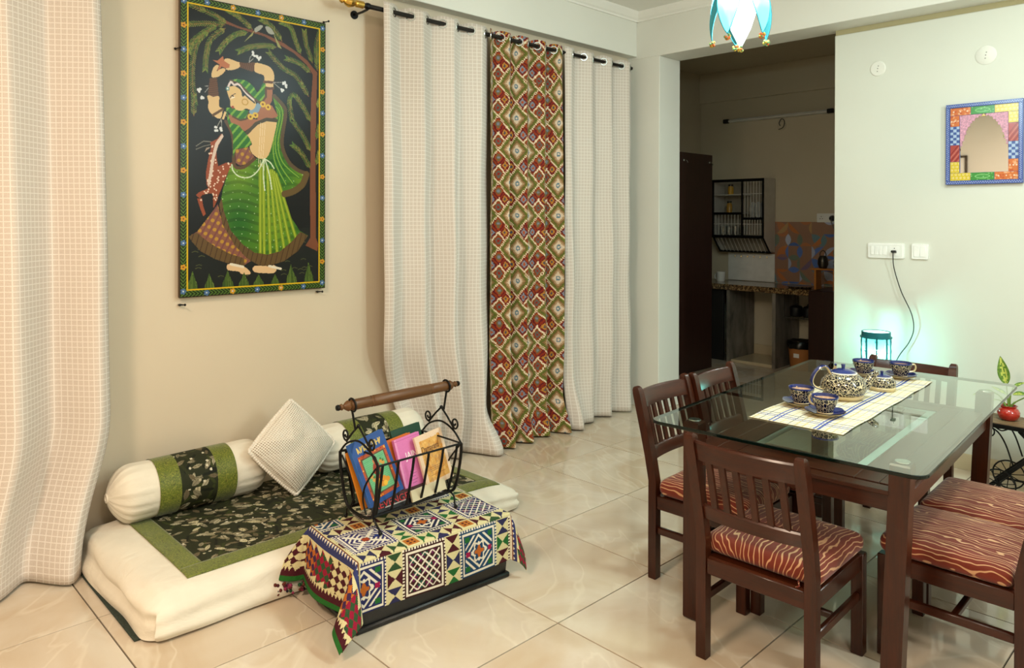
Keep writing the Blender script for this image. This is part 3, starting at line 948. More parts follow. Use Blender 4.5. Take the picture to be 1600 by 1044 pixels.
rod = thing('curtain_rod', 'dark curtain rod with a gold finial above the three far curtains', 'curtain rod', (ROD_X, 0.2, ROD_Z))
obj('rod', MB().tube([(0, 0.03, 0), (0, 2.455, 0)], 0.0135, 14), M_rod, rod)
obj('finial', MB().lathe([(0.001, -0.115), (0.010, -0.112), (0.016, -0.10), (0.010, -0.088), (0.022, -0.075), (0.030, -0.055), (0.022, -0.030), (0.012, -0.020), (0.020, -0.012), (0.020, 0.030), (0.001, 0.030)], 20, axis='y'), M_brass, rod)
for yy in (0.06, 2.36):
    b = MB().lathe([(0.017, yy - 0.010), (0.019, yy), (0.017, yy + 0.012)], 14, axis='y', cap=True)
    b.tube([(0, yy, -0.018), (-0.05, yy, -0.022), (-0.1365, yy, -0.022)], 0.007, 8); b.lathe([(0.001, -0.1370), (0.024, -0.1370), (0.024, -0.131), (0.001, -0.131)], 14, (0, yy, -0.022), 'x')
    obj('bracket', b, M_iron, rod)
rod2 = thing('curtain_rod', 'dark rod carrying the big near curtain out of sight at the top', 'curtain rod', (-1.655, -2.4, ROD_Z))
obj('rod', MB().tube([(0, 0, 0), (0, 1.40, 0)], 0.0135, 14), M_rod, rod2)
for yy in (0.04, 1.36):
    b = MB().tube([(0, yy, -0.018), (-0.05, yy, -0.022), (-0.1435, yy, -0.022)], 0.007, 8)
    obj('bracket', b, M_iron, rod2)

# ------------------------------------------------------------------ painting of a dancer
PT = {"trunk":[[674,433],[685,285],[648,238],[575,188],[509,163],[414,129],[362,123],[282,113],[212,101],[156,70],[165,63],[222,88],[287,104],[372,111],[424,119],[520,146],[592,180],[653,216],[685,248],[711,270],[706,429],[701,709],[704,939],[705,1148],[720,1185],[714,1221],[645,1189],[673,1147],[670,940]],"fronds":[[[49,44],[156,70],[222,100]],[[36,137],[118,119],[212,108]],[[41,262],[63,212],[118,157],[175,118]],[[118,338],[123,268],[146,189],[213,125]],[[69,499],[57,399],[61,296],[85,208],[132,154]],[[232,36],[286,59],[351,105]],[[185,239],[222,186],[272,144],[327,124]],[[282,226],[342,195],[414,176],[478,173]],[[398,48],[456,77],[509,137]],[[509,42],[558,63],[586,124],[615,187]],[[636,65],[648,135],[682,222]],[[728,43],[705,136],[711,260]],[[440,208],[515,273],[592,312],[660,402]],[[537,223],[609,238],[671,276]],[[565,529],[554,444],[581,410],[631,466],[672,534]],[[576,548],[632,620],[672,690]],[[571,666],[622,709],[672,783]],[[724,424],[712,457]],[[724,561],[707,624]],[[724,702],[707,760]],[[64,471],[64,563]]],"skirt_under":[[179,979],[148,1022],[80,1111],[42,1133],[56,1157],[97,1204],[168,1244],[225,1265],[304,1283],[345,1260],[264,1180],[201,1069]],"skirt_hem_l":[[80,1114],[42,1133],[56,1157],[97,1204],[168,1244],[225,1265],[314,1283],[309,1244],[244,1222],[167,1183],[106,1139]],"deer_body":[[251,775],[219,777],[181,795],[174,760],[171,722],[205,644],[195,638],[176,665],[143,682],[145,714],[133,762],[122,828],[124,885],[134,903],[87,925],[75,937],[92,953],[105,936],[138,928],[157,930],[157,951],[177,951],[186,929],[209,872],[234,813]],"deer_leg":[[80,953],[96,1004],[110,1038],[122,1027],[108,985],[103,952]],"deer_leg2":[[155,951],[158,999],[167,980],[181,951]],"deer_stripe":[[200,637],[166,685],[148,762],[129,885],[136,899],[152,836],[162,761],[181,694],[207,649]],"antler":[[[145,680],[110,680],[75,706]],[[143,694],[110,704],[75,721]]],"ear":[[143,706],[114,733],[124,711]],"skirt":[[251,780],[234,813],[205,901],[196,950],[193,998],[201,1069],[264,1180],[324,1244],[385,1281],[438,1288],[523,1267],[600,1218],[659,1137],[611,1111],[550,1024],[516,943],[489,872],[474,793],[431,725],[389,737],[313,801],[283,802]],"skirt_hem":[[186,979],[201,1074],[264,1180],[324,1244],[385,1281],[438,1288],[523,1267],[600,1218],[659,1137],[614,1116],[567,1166],[501,1216],[432,1230],[364,1218],[304,1176],[244,1108],[209,1013],[198,950]],"veil_r":[[457,424],[510,459],[532,507],[510,660],[543,748],[594,792],[649,810],[644,846],[577,900],[522,916],[500,872],[474,793],[431,725],[447,675],[468,548],[484,511]],"veil_hem":[[[468,423],[521,473],[529,517],[510,660],[543,748],[594,792],[649,810]],[[649,814],[627,867],[577,905],[525,921]]],"veil_head":[[270,364],[319,365],[357,389],[380,415],[411,360],[423,388],[423,432],[403,461],[384,463],[357,448],[319,415],[289,387],[241,375]],"veil_neck":[[219,513],[252,507],[278,518],[316,510],[335,519],[320,554],[289,564],[252,549]],"veil_l":[[218,514],[243,579],[283,590],[313,621],[338,648],[348,677],[328,693],[268,707],[253,755],[253,640],[228,580]],"veil_l_hem":[[[218,576],[248,631],[258,708],[258,774],[273,798],[313,791],[363,749]]],"belly":[[323,625],[373,572],[425,547],[479,547],[468,623],[436,729],[394,747],[353,725],[338,692],[350,677],[336,648]],"blouse":[[218,548],[243,540],[313,553],[378,552],[378,507],[415,459],[457,475],[488,521],[479,532],[415,548],[363,578],[313,616],[243,579]],"blouse_arm":[[423,392],[459,388],[455,451],[435,484],[407,464],[423,440]],"waist":[[268,709],[333,693],[344,720],[368,744],[333,775],[288,787],[268,774]],"face":[[222,420],[237,404],[267,401],[293,418],[300,447],[319,437],[349,448],[368,465],[368,487],[349,507],[319,503],[297,516],[271,515],[259,506],[241,501],[239,472],[230,451]],"hair":[[233,398],[259,380],[289,391],[308,424],[335,450],[319,456],[297,455],[289,426],[270,404],[241,407]],"armL":[[130,460],[183,457],[183,489],[187,509],[202,519],[191,566],[155,552],[133,526],[133,488]],"armL2":[[211,528],[222,531],[208,568],[198,566]],"foreL":[[147,370],[176,366],[190,357],[211,336],[215,324],[205,319],[183,329],[172,338],[183,311],[169,310],[154,330]],"bangL":[[140,374],[174,373],[183,455],[155,464],[130,456]],"handR":[[209,276],[233,269],[270,277],[285,279],[289,297],[274,312],[237,325],[215,321],[233,307],[218,296]],"bangR":[[285,279],[311,279],[364,267],[360,311],[349,316],[289,304]],"armR":[[364,271],[411,271],[446,281],[465,308],[463,349],[417,355],[411,326],[364,314]],"armR2":[[419,365],[463,359],[463,380],[423,381]],"armbandR":[[[413,358],[463,355]],[[423,390],[461,386]]],"handred":[[154,288],[176,288],[203,261],[209,283],[237,297],[233,315],[215,317],[197,313],[174,341],[187,304],[169,296]],"tass":[[[334,272],[340,245],[356,227]],[[334,272],[356,250]],[[463,355],[506,349]],[[463,357],[502,382]],[[133,415],[116,417]],[[133,424],[116,447]],[[195,567],[173,609]],[[195,567],[198,611]]],"tassd":[[358,227],[376,243],[387,245],[520,353],[531,363],[510,389],[88,436],[102,469],[171,616],[198,613]],"neck":[[335,512],[380,467],[399,480],[384,514],[342,541]],"gold":[[342,541],[368,531],[407,472],[435,484]],"eye":[[241,465],[255,445],[263,455]],"brow":[[[239,458],[248,446],[265,435]]],"lip":[[252,503]],"nosering":[[314,471]],"tiara":[[[226,416],[241,382],[259,394],[281,388],[312,423],[357,455]]],"footL":[[225,1275],[244,1271],[314,1288],[345,1319],[325,1327],[294,1320],[284,1309],[230,1299]],"footR":[[364,1285],[443,1289],[470,1285],[483,1305],[470,1324],[438,1325],[364,1315]],"belt":[[[248,785],[253,812],[283,840],[334,843],[379,811],[415,746]],[[415,746],[447,764],[468,793]],[[415,746],[410,825],[418,905]],[[418,746],[442,824],[455,898]]],"grass":[[[59,1300],[36,1387],[83,1387]],[[137,1314],[118,1392],[163,1390]],[[225,1303],[202,1390],[257,1389]],[[314,1317],[284,1391],[335,1389]],[[385,1330],[359,1390],[414,1389]],[[475,1334],[451,1391],[496,1389]],[[556,1288],[537,1391],[595,1390]],[[659,1282],[639,1392],[691,1390]]],"birdA":[[362,99],[393,76],[406,81],[388,103],[367,117]],"tailA":[[362,108],[307,177],[352,134]],"birdB":[[419,79],[445,79],[461,96],[467,109],[435,110]],"tailB":[[461,101],[509,178],[487,171]],"pstripes":[[[394,777],[395,1217]],[[410,776],[416,1227]],[[431,785],[448,1228]],[[447,804],[485,1215]],[[458,804],[523,1201]],[[468,812],[556,1176]],[[479,822],[589,1146]]],"vstripes":[[[488,451],[515,513],[489,661],[516,760],[605,832]],[[478,477],[499,520],[473,663],[500,771],[571,864]],[[484,531],[463,663],[474,763],[533,871]]]}


def painting():
    Wm, Hm = 766.0, 1434.0
    R = Raster(330, 618, 760, 1420, (22, 21, 20))
    rnd = random.Random(4)
    GR = (62, 84, 30); TR = (112, 66, 44); SK = (204, 172, 124); BR = (88, 66, 44)
    # dim ground
    R.poly([(0, 1130), (760, 1090), (760, 1420), (0, 1420)], (28, 29, 27))
    for k in range(46):
        x, y = rnd.uniform(60, 690), rnd.uniform(1150, 1340)
        R.line([(x - 14, y + 3), (x, y - 2), (x + 14, y + 3)], 3, (78, 82, 44))
    R.poly(PT['trunk'], TR)
    for fr in PT['fronds']:
        p = smoothpath(fr, 10)
        L = 0
        R.line(p, 5.5, (112, 70, 42))
        for (xa, ya), (xb, yb) in zip(p[:-1], p[1:]):
            seg = math.hypot(xb - xa, yb - ya); m = max(1, int(round(seg / 8.5)))
            ang = math.atan2(yb - ya, xb - xa)
            for k in range(m):
                f = k / m; x, y = xa + (xb - xa) * f, ya + (yb - ya) * f
                for sg in (-1, 1):
                    a = ang + PI + sg * 0.72
                    c = rnd.choice([(98, 112, 42), (122, 122, 54), (74, 102, 40)])
                    R.line([(x, y), (x + 19 * math.cos(a), y + 19 * math.sin(a))], 3.0, c)
    # deer
    for k in ('deer_leg', 'deer_leg2', 'deer_body'): R.poly(PT[k], (138, 66, 38))
    R.poly(PT['deer_stripe'], (200, 178, 164))
    for a in PT['antler']: R.line(a, 3.5, (110, 104, 92))
    R.poly(PT['ear'], (150, 130, 112))
    for k in range(150):
        x, y = rnd.uniform(90, 250), rnd.uniform(640, 1000)
        sl, m = R.mask(PT['deer_body'])
        R_ = R.a[min(R.ny - 1, int(y / 1420 * R.ny)), min(R.nx - 1, int(x / 760 * R.nx))]
        if abs(R_[0] - 138) < 2: R.disc(x, y, 4, (216, 190, 168))
    # under-skirt with yellow motifs
    def under(X, Y):
        a = (X + 0.55 * Y); b = (Y - 0.5 * X)
        c = np.zeros(X.shape + (3,)); c[:] = (128, 82, 62)
        c[np.mod(a, 34) < 8] = (112, 64, 66)
        c[(np.hypot(np.mod(a, 34) - 22, np.mod(b, 40) - 20) < 10)] = (170, 128, 48)
        return c
    R.poly(PT['skirt_under'], under)
    def hem(X, Y):
        c = np.zeros(X.shape + (3,)); c[:] = (92, 70, 40); c[np.mod(X * 0.9 + Y * 0.25, 24) < 4] = (66, 46, 30); return c
    R.poly(PT['skirt_hem_l'], hem)
    # green veil and skirt
    def green(X, Y):
        w = 0.5 + 0.5 * np.sin(X / 60.0) * np.cos(Y / 85.0)
        g = np.stack([40 + 62 * w, 92 + 44 * w, 28 + 4 * w], -1)
        st = np.mod(Y * 1.0 + 14 * np.cos(X / 45.0), 46) < 16
        g[st] *= 0.84
        dots = (np.mod(X + 7 * np.floor(Y / 34), 44) < 4) & (np.mod(Y, 34) < 4); g[dots] = (170, 190, 140)
        return g
    R.poly(PT['veil_r'], green); R.poly(PT['skirt'], green)
    for k, p in enumerate(PT['pstripes']):
        R.line(p, 17, (118, 140, 30)); R.line(p, 5, (160, 172, 52))
    for p in PT['vstripes']:
        R.line(p, 14, (44, 104, 34), 6); R.line(p, 5, (126, 156, 52), 6)
    R.poly(PT['skirt_hem'], hem)
    for p in PT['veil_hem']: R.line(p, 20, (84, 66, 44), 6)
    R.line(PT['veil_hem'][1], 34, (92, 72, 40), 4)
    R.poly(PT['waist'], under)
    for p in PT['veil_l_hem']: R.line(p, 16, (88, 62, 40), 5)
    R.poly(PT['blouse'], (150, 96, 68)); R.poly(PT['blouse_arm'], (150, 96, 70))
    R.poly(PT['belly'], (204, 170, 120), 4)
    R.line([PT['belly'][k] for k in (0, 1, 2, 3)], 17, (66, 56, 38))
    for k in range(3):
        x0, y0 = PT['belly'][3]; R.line([(x0 - 60 - 12 * k, y0 + 20), (x0 - 75 - 10 * k, y0 + 240)], 2, (226, 206, 170))
    def gst(X, Y):
        c = np.zeros(X.shape + (3,)); c[:] = (40, 98, 34); c[np.mod(X * 0.55 + Y * 0.45, 22) < 7] = (112, 156, 52); return c
    R.poly(PT['veil_l'], gst); R.poly(PT['veil_head'], gst, 3); R.poly(PT['veil_neck'], gst, 3)
    R.line(PT['veil_neck'] [4:] , 9, (78, 62, 40)); R.line(PT['veil_head'][5:], 11, (84, 60, 42))
    R.poly(PT['neck'], (120, 146, 166))
    for x, y in PT['gold']: R.disc(x, y, 15, (206, 170, 66)); R.disc(x, y, 6, (120, 70, 30))
    # arms
    R.poly(PT['armL'], SK, 3); R.poly(PT['armL2'], SK); R.poly(PT['foreL'], SK, 3); R.poly(PT['armR'], SK, 3); R.poly(PT['armR2'], SK); R.poly(PT['handR'], SK, 3)
    def bang(X, Y):
        c = np.zeros(X.shape + (3,)); c[:] = (96, 60, 34); c[np.mod(X * 0.25 + Y, 10) < 3] = (66, 38, 22); return c
    def bang2(X, Y):
        c = np.zeros(X.shape + (3,)); c[:] = (96, 60, 34); c[np.mod(X + Y * 0.25, 10) < 3] = (66, 38, 22); return c
    R.poly(PT['bangL'], bang); R.poly(PT['bangR'], bang2)
    for p in PT['armbandR']: R.line(p, 13, (88, 54, 34))
    R.line([PT['armL'][4], PT['armL'][6]], 12, (90, 64, 38))
    R.poly(PT['handred'], (168, 100, 66))
    # face
    R.poly(PT['hair'], (26, 20, 18), 3); R.poly(PT['face'], (206, 172, 118), 3)
    R.line(PT['tiara'][0], 10, (206, 190, 186), 4); R.line([(x + 6, y + 14) for x, y in PT['tiara'][0][3:]], 8, (24, 18, 16), 4)
    R.disc(*PT['tiara'][0][0], 10, (70, 120, 120)); R.disc(*PT['tiara'][0][0], 5, (220, 220, 210))
    R.line(PT['brow'][0], 3.5, (30, 22, 18), 4); R.poly(PT['eye'], (226, 214, 190)); R.disc(PT['eye'][1][0] - 2, PT['eye'][1][1] + 4, 4, (30, 22, 18))
    R.disc(*PT['lip'][0], 7, (150, 60, 46)); x, y = PT['nosering'][0]
    R.disc(x, y, 17, (170, 130, 50)); R.disc(x, y, 12, (206, 172, 118))
    for p in PT['tass']: R.line(p, 3, (150, 144, 136))
    for x, y in PT['tassd']:
        for k in range(4): R.disc(x + rnd.uniform(-8, 8), y + rnd.uniform(-10, 10), 6, (206, 206, 206))
    R.poly(PT['footL'], (212, 176, 134), 3); R.poly(PT['footR'], (212, 176, 134), 3)
    for f in ('footL', 'footR'):
        x, y = PT[f][1]; R.line([(x, y), (x + 62, y + 16)], 12, (216, 206, 186))
    for p in PT['belt']: R.line(p, 6, (196, 206, 176), 5)
    # birds and grass tufts
    for k in ('tailA', 'tailB'): R.poly(PT[k], (142, 140, 84))
    for k in ('birdA', 'birdB'): R.poly(PT[k], (150, 150, 140), 3)
    for g in PT['grass']:
        (tx, ty), (ax, ay), (bx, by) = g
        for k in range(15):
            f = k / 14; x = ax + (bx - ax) * f; y = ay + (by - ay) * f; h = 1 - abs(f - 0.5) * 1.25
            R.line([(x, y), (x + (tx - x) * 0.5 * h, y + (ty - y) * h)], 5, rnd.choice([(66, 88, 34), (86, 104, 44), (54, 74, 30)]))
    # printed leaf border with a yellow line and flowers
    bw = 33.0; X, Y = R.X, R.Y
    e = np.minimum(np.minimum(X, 760 - X), np.minimum(Y, 1420 - Y)); b = e < bw
    along = np.where(np.minimum(X, 760 - X) < np.minimum(Y, 1420 - Y), Y, X)
    ch = np.mod(along + abs(e - bw / 2) * 1.3, 17)
    R.a[b] = (26, 36, 18); R.a[b & (ch < 8) & (e > 4)] = (62, 92, 32); R.a[b & (ch < 3) & (e > 4)] = (98, 126, 50)
    R.a[b & (e < 5)] = (44, 34, 22)
    R.a[(e >= bw) & (e < bw + 6)] = (204, 166, 26)
    cols = [(74, 104, 146), (196, 140, 40)]
    k = 0
    for i in range(13):
        y = 30 + i * (1420 - 60) / 12
        for x in (17, 743):
            for q in range(5): R.disc(x + 9 * math.cos(q * 1.257), y + 9 * math.sin(q * 1.257), 5.5, cols[i % 2])
            R.disc(x, y, 4, (120, 60, 30) if i % 2 else (190, 200, 210))
    for i in range(1, 6):
        x = i * 760 / 6
        for y in (17, 1403):
            for q in range(5): R.disc(x + 9 * math.cos(q * 1.257), y + 9 * math.sin(q * 1.257), 5.5, cols[(i + 1) % 2])
            R.disc(x, y, 4, (190, 200, 210))
    return R


PY0, PZ0, PW, PH = -0.703, 1.0995, 0.766, 1.434
pn = thing('wall_painting', 'tall painting of a dancing woman in green with a deer under a tree', 'painting', (-1.768, PY0, PZ0))
obj('board', MB().box((-0.020, 0, 0), (-0.0008, PW, PH), 0.001), plain('painting_edge', '#54412c', 0.6), pn, False)
t = NT('painting_print'); a = t.n('ShaderNodeAttribute', attribute_name='print'); t.col(a.outputs['Color']); t.set(Roughness=0.3, Specular_IOR_Level=0.15); M_ppr = t.m
print_board('picture', painting(), PW, PH, M_ppr, pn, (0, 0, 0), plane='yz')
for yy, zz in ((0.012, -0.035), (PW - 0.03, -0.02), (PW + 0.004, PH + 0.012), (-0.012, PH * 0.82)):
    m = MB().tube([(-0.031, yy, zz), (0.004, yy + 0.012, zz + 0.002)], 0.0030, 8); m.sphere((0.004, yy + 0.012, zz + 0.002), 0.006, 8, 6); m.sphere((-0.026, yy, zz), 0.006, 8, 6)
    m.box((-0.0315, yy - 0.008, zz - 0.002), (-0.010, yy + 0.008, zz + 0.004)) if zz < 0 else None
    obj('hanging_nail', m, M_iron, pn)

# ------------------------------------------------------------------ mattress, bolsters, cushion
def leaves(nx, ny, w, h, n, seed, r0, r1):
    R = Raster(nx, ny, w, h, (42, 45, 28)); rnd = random.Random(seed)
    for k in range(int(n * 0.5)):
        x, y = rnd.uniform(0, w), rnd.uniform(0, h); a = rnd.uniform(0, PI); L = rnd.uniform(1.6, 3.2) * r1
        R.line([(x, y), (x + L * math.cos(a), y + L * math.sin(a))], r0 * 0.7, rnd.choice([(48, 52, 28), (28, 30, 22), (56, 62, 30)]))
    for k in range(n):
        x, y = rnd.uniform(0, w), rnd.uniform(0, h); a = rnd.uniform(-0.5, 0.5) + rnd.choice([0.4, 1.2, 2.2]); L = rnd.uniform(r0, r1)
        c = rnd.choice([(150, 140, 112), (172, 164, 138), (120, 108, 84), (196, 186, 150), (136, 128, 104), (104, 92, 70)])
        dx, dy = math.cos(a), math.sin(a); wd = L * rnd.uniform(0.32, 0.5)
        left = [(x + dx * L * t - dy * wd * math.sin(PI * (t * 0.5 + 0.5)) * 1.0, y + dy * L * t + dx * wd * math.sin(PI * (t * 0.5 + 0.5))) for t in (-1, -0.6, -0.2, 0.2, 0.6, 1)]
        right = [(x + dx * L * t + dy * wd * math.sin(PI * (t * 0.5 + 0.5)), y + dy * L * t - dx * wd * math.sin(PI * (t * 0.5 + 0.5))) for t in (-1, -0.6, -0.2, 0.2, 0.6, 1)]
        R.poly(left + right[::-1], c)
        R.line([(x - dx * L, y - dy * L), (x + dx * L, y + dy * L)], r0 * 0.12, (90, 82, 60))
    for k in range(n // 2):
        R.disc(rnd.uniform(0, w), rnd.uniform(0, h), r0 * 0.32, rnd.choice([(210, 202, 178), (190, 180, 150)]))
    return R


def mk_brocade():
    t = NT('green_brocade'); v = t.coord()
    wn = t.noise(v, 60, 3, 0.6, 2.0); w2 = t.noise(v, 170, 2)
    c = t.ramp(wn, [(0.38, lin('#3b4210')), (0.48, lin('#67731c')), (0.56, lin('#4a5414')), (0.66, lin('#7a7f26'))])
    t.col(t.mix(t.ramp(w2, [(0.5, (0, 0, 0)), (0.62, (0.5, 0.5, 0.5))]), c, lin('#8f8e38')))
    t.set(Roughness=0.5, Specular_IOR_Level=0.35, Sheen_Weight=0.2); t.bump(wn, 0.3, 0.003)
    return t.m


M_broc = mk_brocade()
M_leaf = facecol('leaf_print', 0.75, 0.2, 200)
MX0, MX1, MY0, MY1, MH = -1.765, -0.865, -1.135, 0.675, 0.155
mat_ = obj('floor_mat', MB().box((MX0 - 0.01, MY0 - 0.022, 0.0005), (MX1 - 0.07, MY1 - 0.05, 0.009), 0.003), plain('mat_weave', '#27332a', 0.9, 0, 0.5, 120, 0.4))
tag(mat_, 'thin dark green woven mat peeping out under the near end of the mattress', 'mat')
mt = thing('floor_mattress', 'low floor mattress in a cream cover with leaf-print centre and green borders', 'mattress', ((MX0 + MX1) / 2, (MY0 + MY1) / 2, 0.0095))
Wm_, Dm_ = MX1 - MX0, MY1 - MY0
mb = rbox(Wm_, Dm_, 2 * MH, 0.075, 60, 110, 24)
mb.v = [(x, y, max(0.0, z - MH)) for x, y, z in mb.v]
from mathutils import noise as mnoise


def mtop(x, y):
    """height of the soft top surface at local x, y"""
    return MH - 0.030 * max(0, (y + 0.2) / Dm_ * 2) ** 1.5 - 0.006 * (1 + mnoise.noise(Vector((x * 2.5, y * 2.5, 1)))) - 0.020 * max(0, (abs(x) - 0.30) / 0.16) ** 2 * (1 if x > 0 else 0.2) - 0.015 * max(0, (abs(y) - 0.70) / 0.18) ** 2


V = []
for (x, y, z) in mb.v:
    k = z / MH; edge = max(abs(x) / (Wm_ / 2), abs(y) / (Dm_ / 2))
    zt = z * mtop(x, y) / MH
    out = 0.0
    if edge > 0.80 and k < 0.97:
        # long loose pulls of the cover on the sides
        s_ = y if abs(x) / (Wm_ / 2) > abs(y) / (Dm_ / 2) else x
        out = 0.016 * math.sin(9 * s_ + 45 * z) * mnoise.noise(Vector((s_ * 3, z * 9, 4))) + 0.019 * mnoise.noise(Vector((s_ * 1.6, z * 20, 7)))
        out += 0.012 * (1 - k)
    L = math.hypot(x / (Wm_ / 2), y / (Dm_ / 2)) + 1e-6
    V.append((x + out * (x / (Wm_ / 2)), y + out * (y / (Dm_ / 2)), max(0.0, zt)))
mb.v = V
obj('cover', mb, M_cream, mt)


def patch(name, x0, x1, y0, y1, nx, ny, mat, lift, rgb=None):
    xs = np.linspace(x0, x1, nx + 1); ys = np.linspace(y0, y1, ny + 1)
    P = np.zeros((ny + 1, nx + 1, 3))
    for j, y in enumerate(ys):
        for i, x in enumerate(xs):
            P[j, i] = (x, y, mtop(x, y) + lift + 0.0022 * mnoise.noise(Vector((x * 9, y * 5, 2))) + 0.002)
    o = grid_obj(name, P, mat, mt, rgb)
    s = o.modifiers.new('thickness', 'SOLIDIFY'); s.thickness = 0.004; s.offset = -1
    return o


bx0, bx1, by0, by1, bw = -Wm_ / 2 + 0.06, Wm_ / 2 - 0.085, -Dm_ / 2 + 0.165, Dm_ / 2 - 0.075, 0.085
Rl = leaves(190, 360, bx1 - bw - bx0, by1 - by0 - 2 * bw, 520, 7, 0.016, 0.031)
patch('leaf_print_panel', bx0, bx1 - bw, by0 + bw, by1 - bw, 190, 360, M_leaf, 0.0015, Rl.a)
patch('green_border', bx1 - bw, bx1, by0, by1, 10, 120, M_broc, 0.0028)
patch('green_border', bx0, bx1 - bw, by0, by0 + bw, 60, 10, M_broc, 0.0028)
patch('green_border', bx0, bx1 - bw, by1 - bw, by1, 60, 10, M_broc, 0.0028)
# cover corner folded over at the near front corner
m = MB()
for k, (yy, zz, r) in enumerate(((0.0, 0.02, 0.016), (0.035, 0.045, 0.014))):
    m.tube(smoothpath([(Wm_ / 2 - 0.11, -Dm_ / 2 + 0.03 + yy * 0.3, 0.012 + zz), (Wm_ / 2 - 0.06, -Dm_ / 2 + 0.02 + yy, 0.016 + zz * 0.8), (Wm_ / 2 - 0.025, -Dm_ / 2 + 0.055 + yy, 0.015 + zz * 0.5)], 5), [r * 0.4] + [r] * 9 + [r * 0.4], 8)
obj('folded_corner', m, M_cream, mt)


def bolster(label, yc, seed, L=0.70, r=0.122, bx=-1.640):
    b = thing('bolster', label, 'bolster', (bx, yc, MH + 0.126), 0, 'bolsters along the wall')
    nu, nv = 72, 64; rnd = random.Random(seed)
    P = np.zeros((nv + 1, nu + 1, 3))
    for j in range(nv + 1):
        t = j / nv; y = (t - 0.5) * L
        e = min(t, 1 - t) * L
        rr = r * (1 - max(0, 1 - e / 0.13) ** 3.4 * 0.90) * (1 + 0.012 * math.sin(7 * t + seed))
        if j in (0, nv): rr = 0.012
        for i in range(nu + 1):
            a = 2 * PI * i / nu
            g = max(0, 1 - e / 0.20)
            k = 1 + 0.045 * g * math.sin(17 * a + seed) + 0.035 * g * math.sin(29 * a + 2 * seed)
            P[j, i] = (rr * k * math.cos(a), y, rr * k * math.sin(a) * 0.97)
    obj_ = grid_obj('cover', P, M_cream, b)
    def band(name, y0, y1, mat, lift, rgb=None, nn=120, mm=12):
        if rgb is not None: mm, nn = rgb.shape[0], rgb.shape[1]
        Q = np.zeros((mm + 1, nn + 1, 3))
        for j in range(mm + 1):
            y = y0 + (y1 - y0) * j / mm; rb = r * (1 + 0.012 * math.sin(7 * (y / L + 0.5) + seed)) + lift
            for i in range(nn + 1):
                a = 2 * PI * i / nn; Q[j, i] = (rb * math.cos(a), y, rb * math.sin(a) * 0.97)
        grid_obj(name, Q, mat, b, rgb)
    Rb = leaves(260, 60, 2 * PI * r, 0.16, 60, seed, 0.018, 0.032)
    band('leaf_print_band', -0.088, 0.070, M_leaf, 0.003, Rb.a)
    band('green_band', -0.178, -0.088, M_broc, 0.0035); band('green_band', 0.070, 0.160, M_broc, 0.0035)
    for s_ in (-1, 1):
        m = MB().torus((0, s_ * (L / 2 - 0.004), 0), 0.016, 0.006, (0, 1, 0), 14, 6); obj('tie', m, M_cream, b)
    return b


bolster('cream bolster with green bands at the near end, by the large curtain', -0.695, 3, 0.715, 0.127)
bolster('cream bolster with green bands behind the magazine rack', 0.235, 11, 0.72, bx=-1.615)


def crochet_cushion():
    c = thing('crochet_cushion', 'white crochet cushion standing on one corner between the bolsters', 'cushion', (-1.420, -0.290, MH + 0.006))
    t = NT('crochet'); sp = t.n('ShaderNodeSeparateXYZ'); t.l(t.coord('UV'), sp.inputs[0])
    def tri(o, s): return t.math('ABSOLUTE', t.math('SUBTRACT', t.math('FRACT', t.math('MULTIPLY', o, s)), 0.5))
    d1 = tri(sp.outputs[0], 34.0); d2 = tri(sp.outputs[1], 34.0)
    h = t.math('MULTIPLY', d1, d2)
    ax = t.math('MINIMUM', t.math('ABSOLUTE', t.math('SUBTRACT', sp.outputs[0], sp.outputs[1])), t.math('ABSOLUTE', t.math('SUBTRACT', t.math('ADD', sp.outputs[0], sp.outputs[1]), 1.0)))
    cross = t.math('LESS_THAN', ax, 0.13)
    hole = t.math('MULTIPLY', cross, t.math('GREATER_THAN', h, 0.105))
    t.col(t.mix(t.math('MULTIPLY', hole, 0.75), t.ramp(h, [(0.0, lin('#e9e2d6')), (0.12, lin('#dcd2c3')), (0.2, lin('#b5a895'))]), lin('#8c7d68')))
    t.set(Roughness=0.9, Specular_IOR_Level=0.1); t.bump(t.math('SUBTRACT', 0.3, h), 1.0, 0.012)
    Wc = 0.315; n = 44
    Rm = Matrix.Translation((0, 0, 0)) @ Matrix.Rotation(math.radians(-19), 4, 'Y') @ Matrix.Rotation(math.radians(-6), 4, 'X')
    def pos(u, v, sgn):
        # square u,v in 0..1 with soft pinched corners; diamond standing on a corner
        a, b = (u - 0.5), (v - 0.5)
        pin = 1 + 0.035 * (1 - abs(2 * a) ** 2) * abs(2 * b) ** 3; pin2 = 1 + 0.035 * (1 - abs(2 * b) ** 2) * abs(2 * a) ** 3
        a2, b2 = a * pin2 * Wc, b * pin * Wc
        th = 0.072 * ((1 - abs(2 * a) ** 2.6) * (1 - abs(2 * b) ** 2.6)) ** 0.55
        th += 0.006 * mnoise.noise(Vector((u * 5, v * 5, sgn))) * th / 0.06
        y = (a2 - b2) * 0.7071; z = (a2 + b2) * 0.7071
        p = Rm @ Vector((th * sgn, y, z + Wc * 0.7071)); return (p.x, p.y, p.z)
    for nm, sgn in (('front', 1), ('back', -1)):
        P = np.array([[pos(i / n, j / n, sgn) for i in range(n + 1)] for j in range(n + 1)])
        U, Vv = np.meshgrid(np.linspace(0, 1, n + 1), np.linspace(0, 1, n + 1))
        grid_obj(nm, P, t.m, c, None, np.stack([U, Vv], -1))
    m = MB()
    for s_ in range(4):
        for k in range(26):
            f = (k + 0.5) / 26; u, v = [(f, 0), (1, f), (1 - f, 1), (0, 1 - f)][s_]
            p = pos(u, v, 1); m.sphere(p, 0.0095, 7, 4)
    obj('scalloped_edge', m, plain('crochet_edge', '#e6ded2', 0.9, 0, 0.08, 80), c)
    return c


crochet_cushion()

